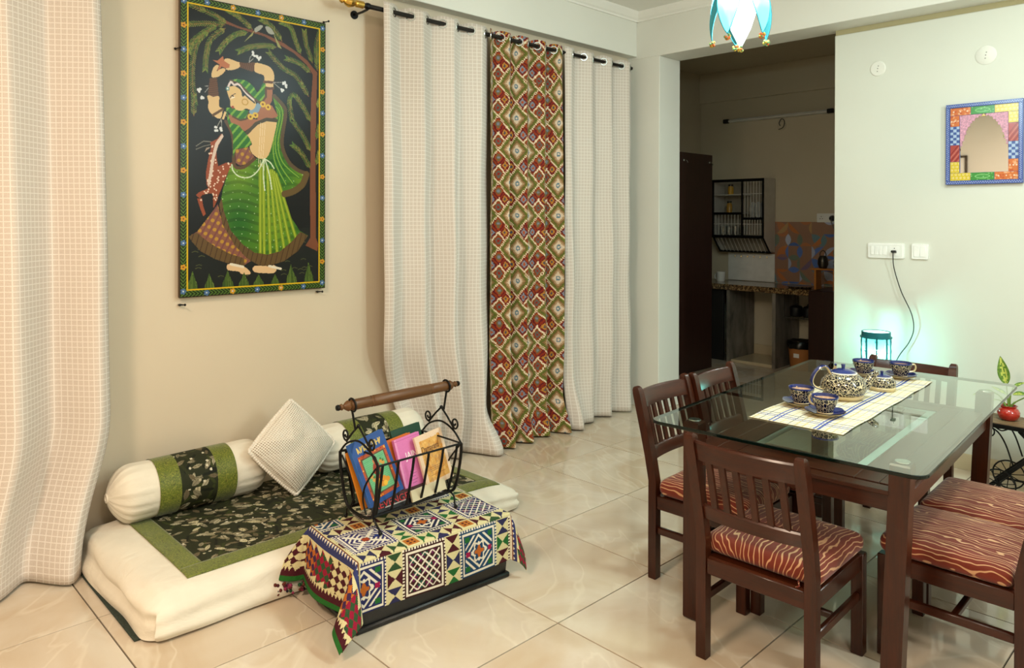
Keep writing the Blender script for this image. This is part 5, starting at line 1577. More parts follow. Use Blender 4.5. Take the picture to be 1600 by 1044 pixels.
# ------------------------------------------------------------------ dining chairs
def make_chair(label):
    c = thing('dining_chair', label, 'chair', (0, 0, 0), 0, 'chairs around the dining table')
    Wc, Dc = 0.405, 0.430; hw, hd = Wc / 2, Dc / 2; p = 0.036
    zs, zt_, back = 0.345, 0.775, 0.088
    def yb(z): return 0.0 if z < 0.40 else -back * ((z - 0.40) / (zt_ - 0.40)) ** 1.15
    for sx in (-1, 1):
        m = MB(); rings = []
        for z in (0.0, 0.006, 0.20, 0.40, 0.50, 0.60, 0.70, 0.745):
            q = p / 2 * (0.9 if z == 0 else 1.0); tx = p / 2 * (1 if z < 0.72 else 0.95)
            cy = -hd + p / 2 + yb(z); cx = sx * (hw - p / 2)
            rings.append([(cx - tx, cy - q, z), (cx + tx, cy - q, z), (cx + tx, cy + q, z), (cx - tx, cy + q, z)])
        for k, (dz, f) in enumerate(((0.760, 0.90), (0.770, 0.66), (0.775, 0.28))):
            cy = -hd + p / 2 + yb(dz); q = p / 2 * f; tx = p / 2 * (0.5 + 0.5 * f) * 0.95
            rings.append([(cx - tx, cy - q, dz), (cx + tx, cy - q, dz), (cx + tx, cy + q, dz), (cx - tx, cy + q, dz)])
        m.loft(rings); obj('leg', m, M_wood, c)
        obj('leg', MB().box((min(sx * hw, sx * (hw - 0.040)), hd - 0.040, 0), (max(sx * hw, sx * (hw - 0.040)), hd, zs), 0.003), M_wood, c)
        obj('seat_rail', MB().box((min(sx * (hw - 0.006), sx * (hw - 0.030)), -hd + p, zs - 0.056), (max(sx * (hw - 0.006), sx * (hw - 0.030)), hd - 0.040, zs), 0.003), M_woody, c)
        obj('stretcher', MB().box((min(sx * (hw - 0.010), sx * (hw - 0.028)), -hd + p, 0.185), (max(sx * (hw - 0.010), sx * (hw - 0.028)), hd - 0.040, 0.215), 0.004), M_woody, c)
    for y0, y1 in ((-hd + 0.006, -hd + 0.030), (hd - 0.032, hd - 0.008)):
        obj('seat_rail', MB().box((-hw + p, y0, zs - 0.056), (hw - p, y1, zs), 0.003), M_woodx, c)
    obj('stretcher', MB().box((-hw + 0.028, -0.02, 0.190), (hw - 0.028, 0.0, 0.212), 0.004), M_woodx, c)
    def curved(name, z0, z1, depth, th, mat):
        m = MB(); rings = []; n = 12
        for k in range(n + 1):
            x = (-hw + p * 0.85) + (Wc - 1.7 * p) * k / n; cv = -depth * (1 - (2 * k / n - 1) ** 2)
            r = []
            for (z, o) in ((z0, -th / 2), (z1 - 0.006, -th / 2), (z1, -th / 4), (z1, th / 4), (z1 - 0.006, th / 2), (z0, th / 2)):
                r.append((x, -hd + p / 2 + yb(z) + cv + o, z))
            rings.append(r)
        m.loft(rings); obj(name, m, mat, c)
    curved('top_rail', 0.688, 0.754, 0.022, 0.020, M_woodx); curved('back_rail', 0.482, 0.530, 0.018, 0.020, M_woodx)
    for k in range(6):
        x = (k - 2.5) * 0.049; f = x / (hw - p * 0.85); m = MB(); rings = []
        for z in (0.526, 0.61, 0.692):
            cv = -(0.018 + 0.004 * (z - 0.526) / 0.166) * (1 - f * f); cy = -hd + p / 2 + yb(z) + cv
            rings.append([(x - 0.0105, cy - 0.006, z), (x + 0.0105, cy - 0.006, z), (x + 0.0105, cy + 0.006, z), (x - 0.0105, cy + 0.006, z)])
        m.loft(rings); obj('slat', m, M_wood, c)
    obj('seat_board', MB().box((-hw + 0.032, -hd + 0.034, zs - 0.014), (hw - 0.032, hd - 0.034, zs - 0.001)), M_woodx, c, False)
    mb = rbox(Wc - 0.012, Dc - 0.040, 0.066, 0.028, 26, 28, 8)
    V = []
    for (x, y, z) in mb.v:
        k = z / 0.066; dome = 0.014 * (1 - (2 * x / Wc) ** 2) * (1 - (2 * y / Dc) ** 2)
        V.append((x * (1 + 0.012 * math.sin(k * PI)), y + 0.020, zs + 0.0005 + z + dome * k))
    mb.v = V
    cu = obj('cushion', mb, M_seat, c)
    m = MB().tube([(-hw + 0.02, -hd + 0.040, zs + 0.010), (-hw + 0.012, -hd + 0.028, zs + 0.004), (-hw + 0.018, -hd + 0.024, zs - 0.008)], 0.003, 6)
    m.tube([(hw - 0.07, -hd + 0.040, zs + 0.010), (hw - 0.06, -hd + 0.022, zs + 0.004), (hw - 0.075, -hd + 0.018, zs - 0.006)], 0.003, 6)
    obj('tie', m, M_seat, cu)
    return c


ch0 = make_chair('dining chair with striped rust cushion in front, its slatted back to the viewer')
ch0.location = (0.658, 0.405, 0); ch0.rotation_euler = (0, 0, math.radians(1.5))
GC = 'chairs around the dining table'
dup(ch0, (0.232, 0.735, 0), math.radians(-88.5), 'nearer of the two dining chairs with their backs to the curtains', GC)
dup(ch0, (0.232, 1.155, 0), math.radians(-87), 'farther of the two dining chairs with their backs to the curtains', GC)
dup(ch0, (1.092, 0.850, 0), math.radians(91), 'dining chair cut off by the lower right corner, its striped seat in front of another', GC)
dup(ch0, (1.082, 1.278, 0), math.radians(92), 'dining chair whose striped seat lies behind the nearest right-hand seat', GC)
dup(ch0, (0.552, 1.775, 0), math.radians(182), 'dining chair at the far head of the table in front of the teal lantern', GC)

# ------------------------------------------------------------------ table runner and tea set
ZT = 0.7502
def runner():
    Wr, Lr = 0.335, 1.12
    R = Raster(112, 374, Wr, Lr, (222, 214, 192)); X, Y = R.X, R.Y
    def lines(A, pos, wd, c):
        for p in pos: R.a[abs(A - p) < wd / 2] = c
    lines(X, [0.012 + 0.026 * k for k in range(13)], 0.0042, (196, 180, 128)); lines(Y, [0.012 + 0.026 * k for k in range(44)], 0.0042, (196, 180, 128))
    lines(X, [0.038 + 0.104 * k for k in range(4)], 0.0045, (70, 70, 76)); lines(Y, [0.064 + 0.104 * k for k in range(11)], 0.0045, (84, 84, 88))
    lines(X, [0.075, 0.090, 0.232, 0.247], 0.006, (78, 92, 158)); lines(Y, [0.10 + 0.31 * k for k in range(4)] + [0.117 + 0.31 * k for k in range(4)], 0.006, (84, 98, 162))
    r = thing('table_runner', 'cream plaid cotton runner with blue and yellow lines across the glass top', 'runner', (0.612, 1.088, ZT), math.radians(2.8))
    nx, ny = 112, 374
    U, V = np.meshgrid(np.linspace(-Wr / 2, Wr / 2, nx + 1), np.linspace(Lr / 2, -Lr / 2, ny + 1))
    Zr = 0.0012 + 0.0007 * (1 + np.sin(V * 26 + 3 * U)) + 0.0006 * (1 + np.sin(U * 50))
    U = U + 0.002 * np.sin(V * 19)
    o = grid_obj('cloth', np.stack([U, V, Zr], -1), facecol('runner_print', 0.9, 0.3, 400), r, R.a)
    sd = o.modifiers.new('thickness', 'SOLIDIFY'); sd.thickness = 0.001; sd.offset = 0
    m = MB()
    for sy in (-1, 1):
        m.tube([(-Wr / 2, sy * Lr / 2, 0.0016), (0, sy * (Lr / 2 + 0.001), 0.002), (Wr / 2, sy * Lr / 2, 0.0016)], 0.0012, 6)
    obj('hem', m, plain('runner_hem', '#cfc3a2', 0.9), r)
    return r


runner()
ZS = ZT + 0.0032
tp = thing('teapot', 'large squat teapot with cream vine pattern on black and a blue lid', 'teapot', (0.598, 1.060, ZS), math.radians(45.9))
obj('body', MB().lathe([(0.060, 0.012), (0.076, 0.020), (0.087, 0.038), (0.088, 0.055), (0.080, 0.076), (0.066, 0.092), (0.054, 0.101), (0.048, 0.103), (0.045, 0.100), (0.040, 0.08), (0.001, 0.078)], 40), M_pot, tp)
obj('foot', MB().lathe([(0.001, 0.0), (0.064, 0.0), (0.076, 0.009), (0.078, 0.016), (0.074, 0.0195), (0.058, 0.014), (0.001, 0.013)], 40), M_potcream, tp)
obj('rim', MB().torus((0, 0, 0.103), 0.0495, 0.0036, (0, 0, 1), 40, 8), plain('rim_glaze', '#ddd6c8', 0.15), tp)
ld = obj('lid', MB().lathe([(0.047, 0.102), (0.046, 0.107), (0.036, 0.114), (0.018, 0.119), (0.001, 0.120)], 32), M_potblue, tp)
obj('knob', MB().lathe([(0.007, 0.118), (0.0065, 0.126), (0.0085, 0.137), (0.0075, 0.139), (0.001, 0.139)], 16), M_potblue, ld)
m = MB(); m.tube(smoothpath([(0.070, 0, 0.045), (0.098, 0, 0.062), (0.112, 0, 0.084), (0.130, 0, 0.100), (0.140, 0, 0.103)], 5), [0.026, 0.025, 0.024, 0.022, 0.021, 0.020, 0.019, 0.018, 0.017, 0.016, 0.015, 0.0145, 0.014, 0.0135, 0.013, 0.0125, 0.012, 0.0118, 0.0116, 0.0114, 0.011], 14)
sp = obj('spout', m, M_pot, tp)
m = MB(); pth = smoothpath([(-0.052, 0, 0.100), (-0.066, 0, 0.124), (-0.084, 0, 0.129), (-0.112, 0, 0.108), (-0.128, 0, 0.072), (-0.118, 0, 0.048), (-0.086, 0, 0.036)], 6)
rings_o = []
for i, p in enumerate(pth):
    a = pth[max(i - 1, 0)]; b = pth[min(i + 1, len(pth) - 1)]; d = Vector(b - a).normalized(); n = Vector((d.z, 0, -d.x)); P = Vector(p)
    if n.dot(P - Vector((-0.075, 0, 0.08))) < 0: n = -n
    rings_o.append((P, n))
mo = MB().loft([[tuple(P + n * o + Vector((0, w_, 0))) for o, w_ in ((0.0005, -0.011), (0.0042, -0.009), (0.0046, 0), (0.0042, 0.009), (0.0005, 0.011))] for P, n in rings_o])
mi_ = MB().loft([[tuple(P + n * o + Vector((0, w_, 0))) for o, w_ in ((0.0004, -0.011), (-0.004, -0.008), (-0.004, 0.008), (0.0004, 0.011))] for P, n in rings_o])
hd_ = obj('handle', mo, M_potblue, tp); obj('handle_underside', mi_, M_potcream, hd_)
m = MB().loft([[(-0.050, w_, 0.098), (-0.040, w_ * 0.8, 0.124), (-0.034, w_ * 0.7, 0.125), (-0.036, w_, 0.100)] for w_ in (-0.006, 0.006)])
m.xf(Matrix.Rotation(math.radians(-62), 4, 'Z')); th_ = obj('ear', m, M_potcream, tp)
m = MB().sphere((-0.0365, 0, 0.1290), 0.0055, 10, 6); m.xf(Matrix.Rotation(math.radians(-62), 4, 'Z')); obj('ear_tip', m, M_potblue, th_)

sg = thing('sugar_bowl', 'small round lidded sugar bowl beyond the teapot', 'sugar bowl', (0.652, 1.330, ZS))
obj('body', MB().lathe([(0.042, 0.010), (0.053, 0.018), (0.056, 0.030), (0.052, 0.044), (0.042, 0.054), (0.038, 0.056), (0.034, 0.052), (0.001, 0.048)], 32), M_pot, sg)
obj('foot', MB().lathe([(0.001, 0), (0.050, 0), (0.0545, 0.006), (0.055, 0.013), (0.052, 0.0165), (0.040, 0.011), (0.001, 0.010)], 32), M_potcream, sg)
obj('rim', MB().torus((0, 0, 0.056), 0.0385, 0.0028, (0, 0, 1), 32, 8), MATS['rim_glaze'], sg)
ld = obj('lid', MB().lathe([(0.037, 0.056), (0.036, 0.060), (0.022, 0.065), (0.001, 0.067)], 28), M_potblue, sg)
obj('knob', MB().lathe([(0.0055, 0.065), (0.006, 0.073), (0.0075, 0.080), (0.001, 0.082)], 14), M_potblue, ld)


def make_cup(label):
    c = thing('tea_cup', label, 'cup', (0, 0, 0), 0, 'tea cups on the runner')
    obj('body', MB().lathe([(0.024, 0.006), (0.029, 0.010), (0.033, 0.022), (0.040, 0.038), (0.045, 0.054), (0.0465, 0.060)], 36, cap=False), M_pot, c)
    obj('foot', MB().lathe([(0.001, 0), (0.026, 0), (0.0285, 0.004), (0.0275, 0.0085), (0.023, 0.007), (0.001, 0.006)], 28), M_potcream, c)
    obj('blue_lip', MB().lathe([(0.0465, 0.0595), (0.0478, 0.064), (0.0470, 0.0665), (0.0450, 0.0655), (0.0435, 0.056), (0.036, 0.036), (0.026, 0.014), (0.001, 0.012)], 36, cap=False), M_potblue, c)
    obj('tea', MB().lathe([(0.001, 0.0545), (0.0425, 0.0545), (0.0428, 0.0552), (0.001, 0.0553)], 32), M_tea, c)
    m = MB().tube(smoothpath([(0.0435, 0, 0.055), (0.062, 0, 0.056), (0.068, 0, 0.042), (0.060, 0, 0.026), (0.036, 0, 0.022)], 6), 0.0042, 8)
    obj('handle', m, M_potcream, c)
    return c


def make_saucer(label):
    s = thing('saucer', label, 'saucer', (0, 0, 0), 0, 'saucers under the cups')
    def surf(lift, under):
        n, k = 60, 7; P = np.zeros((k + 1, n + 1, 3))
        for j in range(k + 1):
            f = j / k
            for i in range(n + 1):
                a = 2 * PI * i / n; pet = 1 + 0.055 * abs(math.cos(4 * a)) * f ** 2
                r = 0.068 * f * pet; z = 0.004 + 0.013 * max(0, (f - 0.45) / 0.55) ** 1.6 + 0.003 * f ** 3 * abs(math.cos(4 * a))
                P[j, i] = (r * math.cos(a), r * math.sin(a), z + lift)
        return P
    top = grid_obj('dish', surf(0.0028, 0), M_potblue, s); bot = grid_obj('underside', surf(0, 1), M_potcream, s)
    obj('foot_ring', MB().lathe([(0.030, 0.0), (0.034, 0.0), (0.034, 0.0042), (0.030, 0.0042)], 28, cap=False), M_potcream, s)
    return s


cups = [(0.537, 0.812, 'leftmost tea cup of milk tea, behind the nearest cup', 2.4), (0.662, 0.735, 'tea cup of milk tea nearest the viewer on the runner', 2.9), (0.488, 1.565, 'tea cup of milk tea straight behind the teapot, in front of the lantern', 2.2), (0.628, 1.630, 'far right tea cup showing its cream handle', 0.80)]
c0 = s0_ = None
for x, y, lb, rz in cups:
    sl = lb.replace('tea cup of milk tea', 'cup').replace('tea cup', 'cup')
    sl = 'blue petal-edged saucer under the ' + sl.split(',')[0]
    if c0 is None:
        s0_ = make_saucer(sl); s0_.location = (x, y, ZS); c0 = make_cup(lb); c0.location = (x, y, ZS + 0.0072); c0.rotation_euler = (0, 0, rz)
    else:
        dup(s0_, (x, y, ZS), 0.3, sl); dup(c0, (x, y, ZS + 0.0072), rz, lb)

# ------------------------------------------------------------------ teal glass lantern on a stool by the wall
st = thing('side_stool', 'small dark wooden stool under the teal lantern by the wall', 'stool', (0.118, 2.75, 0))
obj('top', MB().box((-0.14, -0.14, 0.560), (0.14, 0.14, 0.582), 0.004), M_woodx, st)
for sx in (-1, 1):
    for sy in (-1, 1): obj('leg', MB().box((sx * 0.115 - 0.015, sy * 0.115 - 0.015, 0), (sx * 0.115 + 0.015, sy * 0.115 + 0.015, 0.560), 0.002), M_wood, st)
    obj('stretcher', MB().box((sx * 0.115 - 0.008, -0.10, 0.20), (sx * 0.115 + 0.008, 0.10, 0.225), 0.002), M_woody, st)
M_teal = plain('teal_metal', '#1b6f78', 0.4, 0.3)
lp = thing('glass_lantern', 'lit teal metal lantern with frosted panes in front of the wall', 'lantern', (0.118, 2.75, 0.5825))


def mk_pane(name, tint, tl, mixf):
    t = NT(name)
    tr = t.n('ShaderNodeBsdfTransparent'); tr.inputs[0].default_value = (*tint, 1)
    tn = t.n('ShaderNodeBsdfTranslucent'); tn.inputs[0].default_value = (*tl, 1)
    mx = t.n('ShaderNodeMixShader'); mx.inputs[0].default_value = mixf
    t.l(tr.outputs[0], mx.inputs[1]); t.l(tn.outputs[0], mx.inputs[2]); t.l(mx.outputs[0], t.out.inputs[0])
    return t.m


M_pane = mk_pane('teal_pane', (0.30, 0.86, 0.76), (0.30, 0.75, 0.70), 0.16)
M_topp = mk_pane('frosted_top', (0.80, 0.90, 0.86), (0.95, 1.0, 0.98), 0.5)
NP = 8; rL = 0.078
def oct_(r, z, off=0.0): return [(r * math.cos(2 * PI * (k + off) / NP), r * math.sin(2 * PI * (k + off) / NP), z) for k in range(NP)]
obj('base', MB().lathe([(0.001, 0.0), (0.088, 0.0), (0.090, 0.006), (0.082, 0.020), (0.078, 0.024), (0.001, 0.024)], 24), M_teal, lp)
obj('crown_ring', MB().lathe([(0.074, 0.176), (0.090, 0.176), (0.090, 0.184), (0.082, 0.186), (0.082, 0.213), (0.078, 0.214), (0.074, 0.210), (0.074, 0.176)], 28, cap=False), M_teal, lp)
obj('top_disc', MB().lathe([(0.001, 0.2095), (0.0735, 0.2095), (0.0735, 0.2105), (0.001, 0.2105)], 28), M_topp, lp)
po = oct_(rL, 0, 0.5)
for k in range(NP):
    a, b = po[k], po[(k + 1) % NP]
    m = MB().tube([(a[0], a[1], 0.024), (a[0], a[1], 0.176)], 0.0056, 6); obj('bar', m, M_teal, lp)
    q = 0.06
    A = [a[0] + (b[0] - a[0]) * q, a[1] + (b[1] - a[1]) * q]; B = [b[0] + (a[0] - b[0]) * q, b[1] + (a[1] - b[1]) * q]
    obj('pane', MB().add([(A[0], A[1], 0.025), (B[0], B[1], 0.025), (B[0], B[1], 0.175), (A[0], A[1], 0.175)], [(0, 1, 2, 3)]), M_pane, lp, False, fix=False)
    # metal leaf ornaments on every bar
    m = MB(); rr = 1.07
    for z, s_ in ((0.150, 0.017), (0.095, 0.013), (0.034, 0.016)):
        c = Vector((a[0] * rr, a[1] * rr, z)); tg = Vector((-a[1], a[0], 0)).normalized(); rd = Vector((a[0], a[1], 0)).normalized()
        for q2 in range(5):
            an = q2 * 1.257 + k; d = tg * math.cos(an) + Vector((0, 0, 1)) * math.sin(an)
            m.add([tuple(c), tuple(c + d * s_ * 0.6 + tg * 0.003), tuple(c + d * s_ * 1.2 + rd * 0.003), tuple(c + d * s_ * 0.6 - tg * 0.003 + Vector((0, 0, -0.002)))], [(0, 1, 2, 3)])
        m.sphere(tuple(c), 0.003, 6, 4)
    m.tube([(a[0], a[1], 0.15), (a[0] * rr, a[1] * rr, 0.15)], 0.0018, 5); m.tube([(a[0], a[1], 0.032), (a[0] * rr, a[1] * rr, 0.032)], 0.0018, 5)
    obj('leaf_ornament', m, M_teal, lp)
t = NT('bulb_glow'); e = t.n('ShaderNodeEmission'); e.inputs[0].default_value = (0.75, 1, 0.95, 1); e.inputs[1].default_value = 430; t.l(e.outputs[0], t.out.inputs[0]); M_bulb = t.m
bl_ = obj('bulb', MB().sphere((0, 0, 0.082), 0.020, 14, 10), M_bulb, lp)
obj('bulb_holder', MB().lathe([(0.001, 0.024), (0.014, 0.024), (0.014, 0.062), (0.001, 0.062)], 14), M_blackpl, lp)

# ------------------------------------------------------------------ switch plates, plug and cord, round covers on the right wall
sw = thing('switch_board', 'long white switch board with a plugged socket on the right wall', 'switch board', (0.095, YM, 1.283))
obj('plate', MB().prism(rounded_rect(0.216, 0.094, 0.007), -0.012, -0.0004, 'xz'), M_whitepl, sw)
obj('frame', MB().prism(rounded_rect(0.196, 0.074, 0.005), -0.0145, -0.0118, 'xz'), plain('white_inner', '#e9ebe6', 0.35), sw)
for k in range(4): obj('switch', MB().box((-0.090 + 0.0245 * k, -0.0175, -0.028), (-0.0675 + 0.0245 * k, -0.0146, 0.028), 0.0015), M_whitepl, sw)
so2 = obj('socket', MB().box((0.024, -0.0160, -0.028), (0.080, -0.0146, 0.028), 0.0006), M_whitepl, sw)
m = MB()
for px, pz in ((0.052, 0.016), (0.042, -0.010), (0.062, -0.010)): m.lathe([(0.0032, -0.0164), (0.0032, -0.0158), (0.0001, -0.0158)], 8, (px, 0, pz), 'y')
obj('socket_holes', m, M_blackpl, so2)
s2 = thing('switch_plate', 'small square white switch plate right of the long one', 'switch plate', (0.2925, YM, 1.284))
obj('plate', MB().prism(rounded_rect(0.092, 0.094, 0.007), -0.012, -0.0004, 'xz'), M_whitepl, s2)
for k in range(2): obj('switch', MB().box((-0.034 + 0.035 * k, -0.0155, -0.034), (-0.0005 + 0.035 * k, -0.0121, 0.034), 0.0015), M_whitepl, s2)
cd_ = thing('lantern_cord', 'black plug and thin cord hanging from the switch board to the lantern', 'cord', (0.147, YM - 0.0165, 1.281))
obj('plug', MB().box((-0.014, -0.026, -0.008), (0.014, -0.0002, 0.006), 0.004), M_blackpl, cd_)
pth = [(0.147, 2.950, 1.284), (0.147, 2.945, 1.250), (0.151, 2.955, 1.172), (0.192, 2.955, 1.034), (0.252, 2.955, 0.90), (0.267, 2.950, 0.803), (0.242, 2.945, 0.721), (0.200, 2.930, 0.650), (0.190, 2.89, 0.610), (0.200, 2.85, 0.5900), (0.198, 2.815, 0.5895)]
obj('cable', MB().tube(smoothpath([(x - 0.147, y - (YM - 0.0165), z - 1.281) for x, y, z in pth], 8), 0.0030, 6), M_blackpl, cd_)
for x, z, r, lb in ((0.039, 2.447, 0.048, 'round white cover plate high on the right wall, left of the mirror'), (0.638, 2.440, 0.055, 'round white cover plate above the painted mirror')):
    rc_ = thing('round_cover', lb, 'wall fitting', (x, YM, z), 0, 'round covers on the right wall')
    obj('cover', MB().lathe([(0.001, -0.007), (r * 0.9, -0.006), (r, -0.002), (r, -0.0003), (0.001, -0.0003)], 36, axis='y'), M_wall, rc_)
    for dx, dz in ((0.004, 0.016), (0.0, 0.0), (-0.002, -0.018)):
        obj('screw', MB().lathe([(0.001, -0.0085), (0.0035, -0.0082), (0.0035, -0.0068), (0.001, -0.0068)], 8, (dx, 0, dz), 'y'), plain('screw_grey', '#8c8a84', 0.4, 0.5), rc_)

# ------------------------------------------------------------------ painted mirror
mr = thing('painted_mirror', 'small mirror with a cusped arch in a painted patchwork frame and blue border', 'mirror', (0.437, YM, 1.690))
mw, mh, bq = 0.390, 0.477, 0.022
def pat(kind, w_, h_, seed=0):
    nx, ny = max(6, int(w_ / 0.0022)), max(6, int(h_ / 0.0022)); c = {'orange': (206, 110, 52), 'green': (62, 142, 62), 'yellow': (216, 188, 54), 'red': (170, 66, 60), 'blue': (58, 84, 150), 'pink': (206, 150, 166), 'border': (70, 92, 160)}[kind]
    R = Raster(nx, ny, w_, h_, c); rnd = random.Random(seed)
    if kind == 'orange':
        for k in range(int(w_ * h_ / 0.00022)): R.disc(rnd.uniform(0, w_), rnd.uniform(0, h_), 0.006, rnd.choice([(224, 170, 130), (190, 84, 40), (226, 150, 96)]))
        for i in range(3): R.disc(w_ * (i + 0.5) / 3, h_ * 0.5, 0.004, (236, 214, 190))
    if kind == 'green':
        R.disc(w_ / 2, h_ / 2, w_ * 0.33, (126, 190, 116), h_ * 0.30); R.disc(w_ / 2, h_ / 2, w_ * 0.28, (74, 150, 72), h_ * 0.2)
        for k in range(12): R.disc(rnd.uniform(0, w_), rnd.uniform(0, h_), 0.003, (140, 200, 130))
    if kind == 'yellow':
        for i in range(int(w_ / 0.02) + 1):
            for j in range(int(h_ / 0.02) + 1): R.disc(0.01 + 0.02 * i + 0.006 * (j % 2), 0.01 + 0.02 * j, 0.0065, (234, 216, 140)); R.disc(0.01 + 0.02 * i + 0.006 * (j % 2), 0.01 + 0.02 * j, 0.003, (220, 186, 90))
    if kind == 'red':
        for k in range(9): R.line([(-0.03 + 0.014 * k, h_), (0.045 + 0.014 * k, 0)], 0.004, (196, 120, 104) if k % 2 else (120, 30, 34))
    if kind == 'blue':
        X, Y = R.X, R.Y; k_ = np.mod(np.floor(X / 0.0165) + np.floor(Y / 0.0165), 2) == 0; R.a[k_] = (168, 188, 216)
    if kind == 'pink':
        for k in range(int(w_ * h_ / 0.00012)): R.disc(rnd.uniform(0, w_), rnd.uniform(0, h_), 0.0035, rnd.choice([(224, 186, 196), (186, 112, 150), (214, 160, 180)]))
    if kind == 'border':
        for k in range(int(max(w_, h_) / 0.006)):
            p = 0.006 * k + 0.003; q = min(w_, h_) / 2 + 0.003 * (1 if k % 2 else -1)
            x, y = (p, q) if w_ > h_ else (q, p)
            R.disc(x, y, 0.0024, (176, 190, 226))
    return R
def mpiece(name, kind, x0, z0, x1, z1, y, th, seed=0):
    o = obj(name, MB().box((x0, y - th, z0), (x1, y, z1), 0.0008), plain('mirror_back_paint', '#39508f', 0.35), mr, False)
    R = pat(kind, x1 - x0, z1 - z0, seed); ny, nx = R.a.shape[:2]
    U, V = np.meshgrid(np.linspace(x0 + 0.0008, x1 - 0.0008, nx + 1), np.linspace(z1 - 0.0008, z0 + 0.0008, ny + 1))
    grid_obj('paint', np.stack([U, np.full_like(U, y - th - 0.0002), V], -1), facecol('mirror_paint', 0.25, 0, 300, 0.5), o, R.a, smooth=False)
    return o
mpiece('border', 'border', 0, 0, mw, bq, -0.001, 0.024); mpiece('border', 'border', 0, mh - bq, mw, mh, -0.001, 0.024)
mpiece('border', 'border', 0, bq, bq, mh - bq, -0.001, 0.024); mpiece('border', 'border', mw - bq, bq, mw, mh - bq, -0.001, 0.024)
x0, x1, z0, z1, pq, pz = bq, mw - bq, bq, mh - bq, 0.050, 0.046
D_ = 0.018
mpiece('painted_tile', 'orange', x0, z1 - pz, x0 + 0.108, z1, -0.001, D_, 1); mpiece('painted_tile', 'green', x0 + 0.108, z1 - pz, x1 - 0.118, z1, -0.001, D_, 2); mpiece('painted_tile', 'yellow', x1 - 0.118, z1 - pz, x1, z1, -0.001, D_, 3)
mpiece('painted_tile', 'yellow', x0, z0, x0 + 0.108, z0 + pz, -0.001, D_, 4); mpiece('painted_tile', 'green', x0 + 0.108, z0, x1 - 0.118, z0 + pz, -0.001, D_, 5); mpiece('painted_tile', 'orange', x1 - 0.118, z0, x1, z0 + pz, -0.001, D_, 6)
hz = z1 - z0
for kind, xa, xb, fa, fb, sd_ in (('orange', x0, x0 + pq, 0.745, None, 7), ('blue', x0, x0 + pq, 0.49, 0.745, 8), ('red', x0, x0 + pq, 0.26, 0.49, 9), ('yellow', x0, x0 + pq, None, 0.26, 10), ('yellow', x1 - pq, x1, 0.745, None, 11), ('red', x1 - pq, x1, 0.50, 0.745, 12), ('blue', x1 - pq, x1, 0.27, 0.50, 13), ('orange', x1 - pq, x1, None, 0.27, 14)):
    za = z0 + pz if fa is None else z0 + hz * fa; zb_ = z1 - pz if fb is None else z0 + hz * fb
    mpiece('painted_tile', kind, xa, za, xb, zb_, -0.001, D_, sd_)
t = NT('mirror_silver'); t.set(Metallic=1.0, Roughness=0.02); t.col((0.92, 0.92, 0.92)); M_mir = t.m
obj('mirror_glass', MB().box((x0 + pq - 0.002, -0.010, z0 + pz - 0.002), (x1 - pq + 0.002, -0.006, z1 - pz + 0.002)), M_mir, mr, False)
# cusped arch spandrels
ax0, ax1, az0, az1 = x0 + pq, x1 - pq, z0 + pz, z1 - pz
cxm = (ax0 + ax1) / 2; Ha = (az1 - az0)
half = (ax1 - ax0) / 2
cusp = [(0.0, 0.985), (0.10, 0.955), (0.24, 0.940), (0.40, 0.885), (0.50, 0.850), (0.58, 0.79), (0.70, 0.735), (0.74, 0.66), (0.82, 0.60), (0.82, 0.55), (0.90, 0.505), (0.90, 0.46), (0.985, 0.42), (0.985, 0.38)]
cv = []
for (a, b), (c, d) in zip(cusp[:-1], cusp[1:]):
    for k in range(4):
        f = k / 4; bl2 = math.sin(PI * f) * 0.026
        cv.append((a + (c - a) * f + bl2, b + (d - b) * f + bl2))
cv.append(cusp[-1])
for sx in (-1, 1):
    poly = [(cxm + sx * half * u, az0 + Ha * v) for u, v in cv] + [(cxm + sx * half, az0 + Ha * 0.38), (cxm + sx * half, az1), (cxm, az1)]
    obj('arch_spandrel', MB().prism(poly, -0.0150, -0.0101, 'xz'), plain('pink_paint', '#c890a6', 0.35, 0, 0.35, 120), mr, False)
obj('arch_finial', MB().prism([(cxm - 0.012, az1 - 0.014), (cxm + 0.012, az1 - 0.014), (cxm, az1 + 0.001)], -0.0165, -0.0151, 'xz'), plain('gold_paint', '#e0c070', 0.3), mr, False)

# framed picture on the wall behind the camera (seen in the mirror)
fp = thing('framed_picture', 'dark framed picture with a white mount, seen only in the small mirror', 'picture', (-1.515, YN, 1.77))
m = MB()
for a, b in (((-0.2, 0), (0.2, 0.03)), ((-0.2, 0.62), (0.2, 0.65)), ((-0.2, 0), (-0.17, 0.65)), ((0.17, 0), (0.2, 0.65))): m.box((a[0], 0.001, a[1]), (b[0], 0.03, b[1]), 0.003)
obj('frame', m, plain('dark_frame', '#3a2c1c', 0.4), fp); obj('mount', MB().box((-0.17, 0.002, 0.03), (0.17, 0.012, 0.62)), M_whitepl, fp, False); obj('picture', MB().box((-0.10, 0.012, 0.12), (0.10, 0.013, 0.50)), plain('picture_blue', '#7d8ba8', 0.5, 0, 0.3, 9), fp, False)

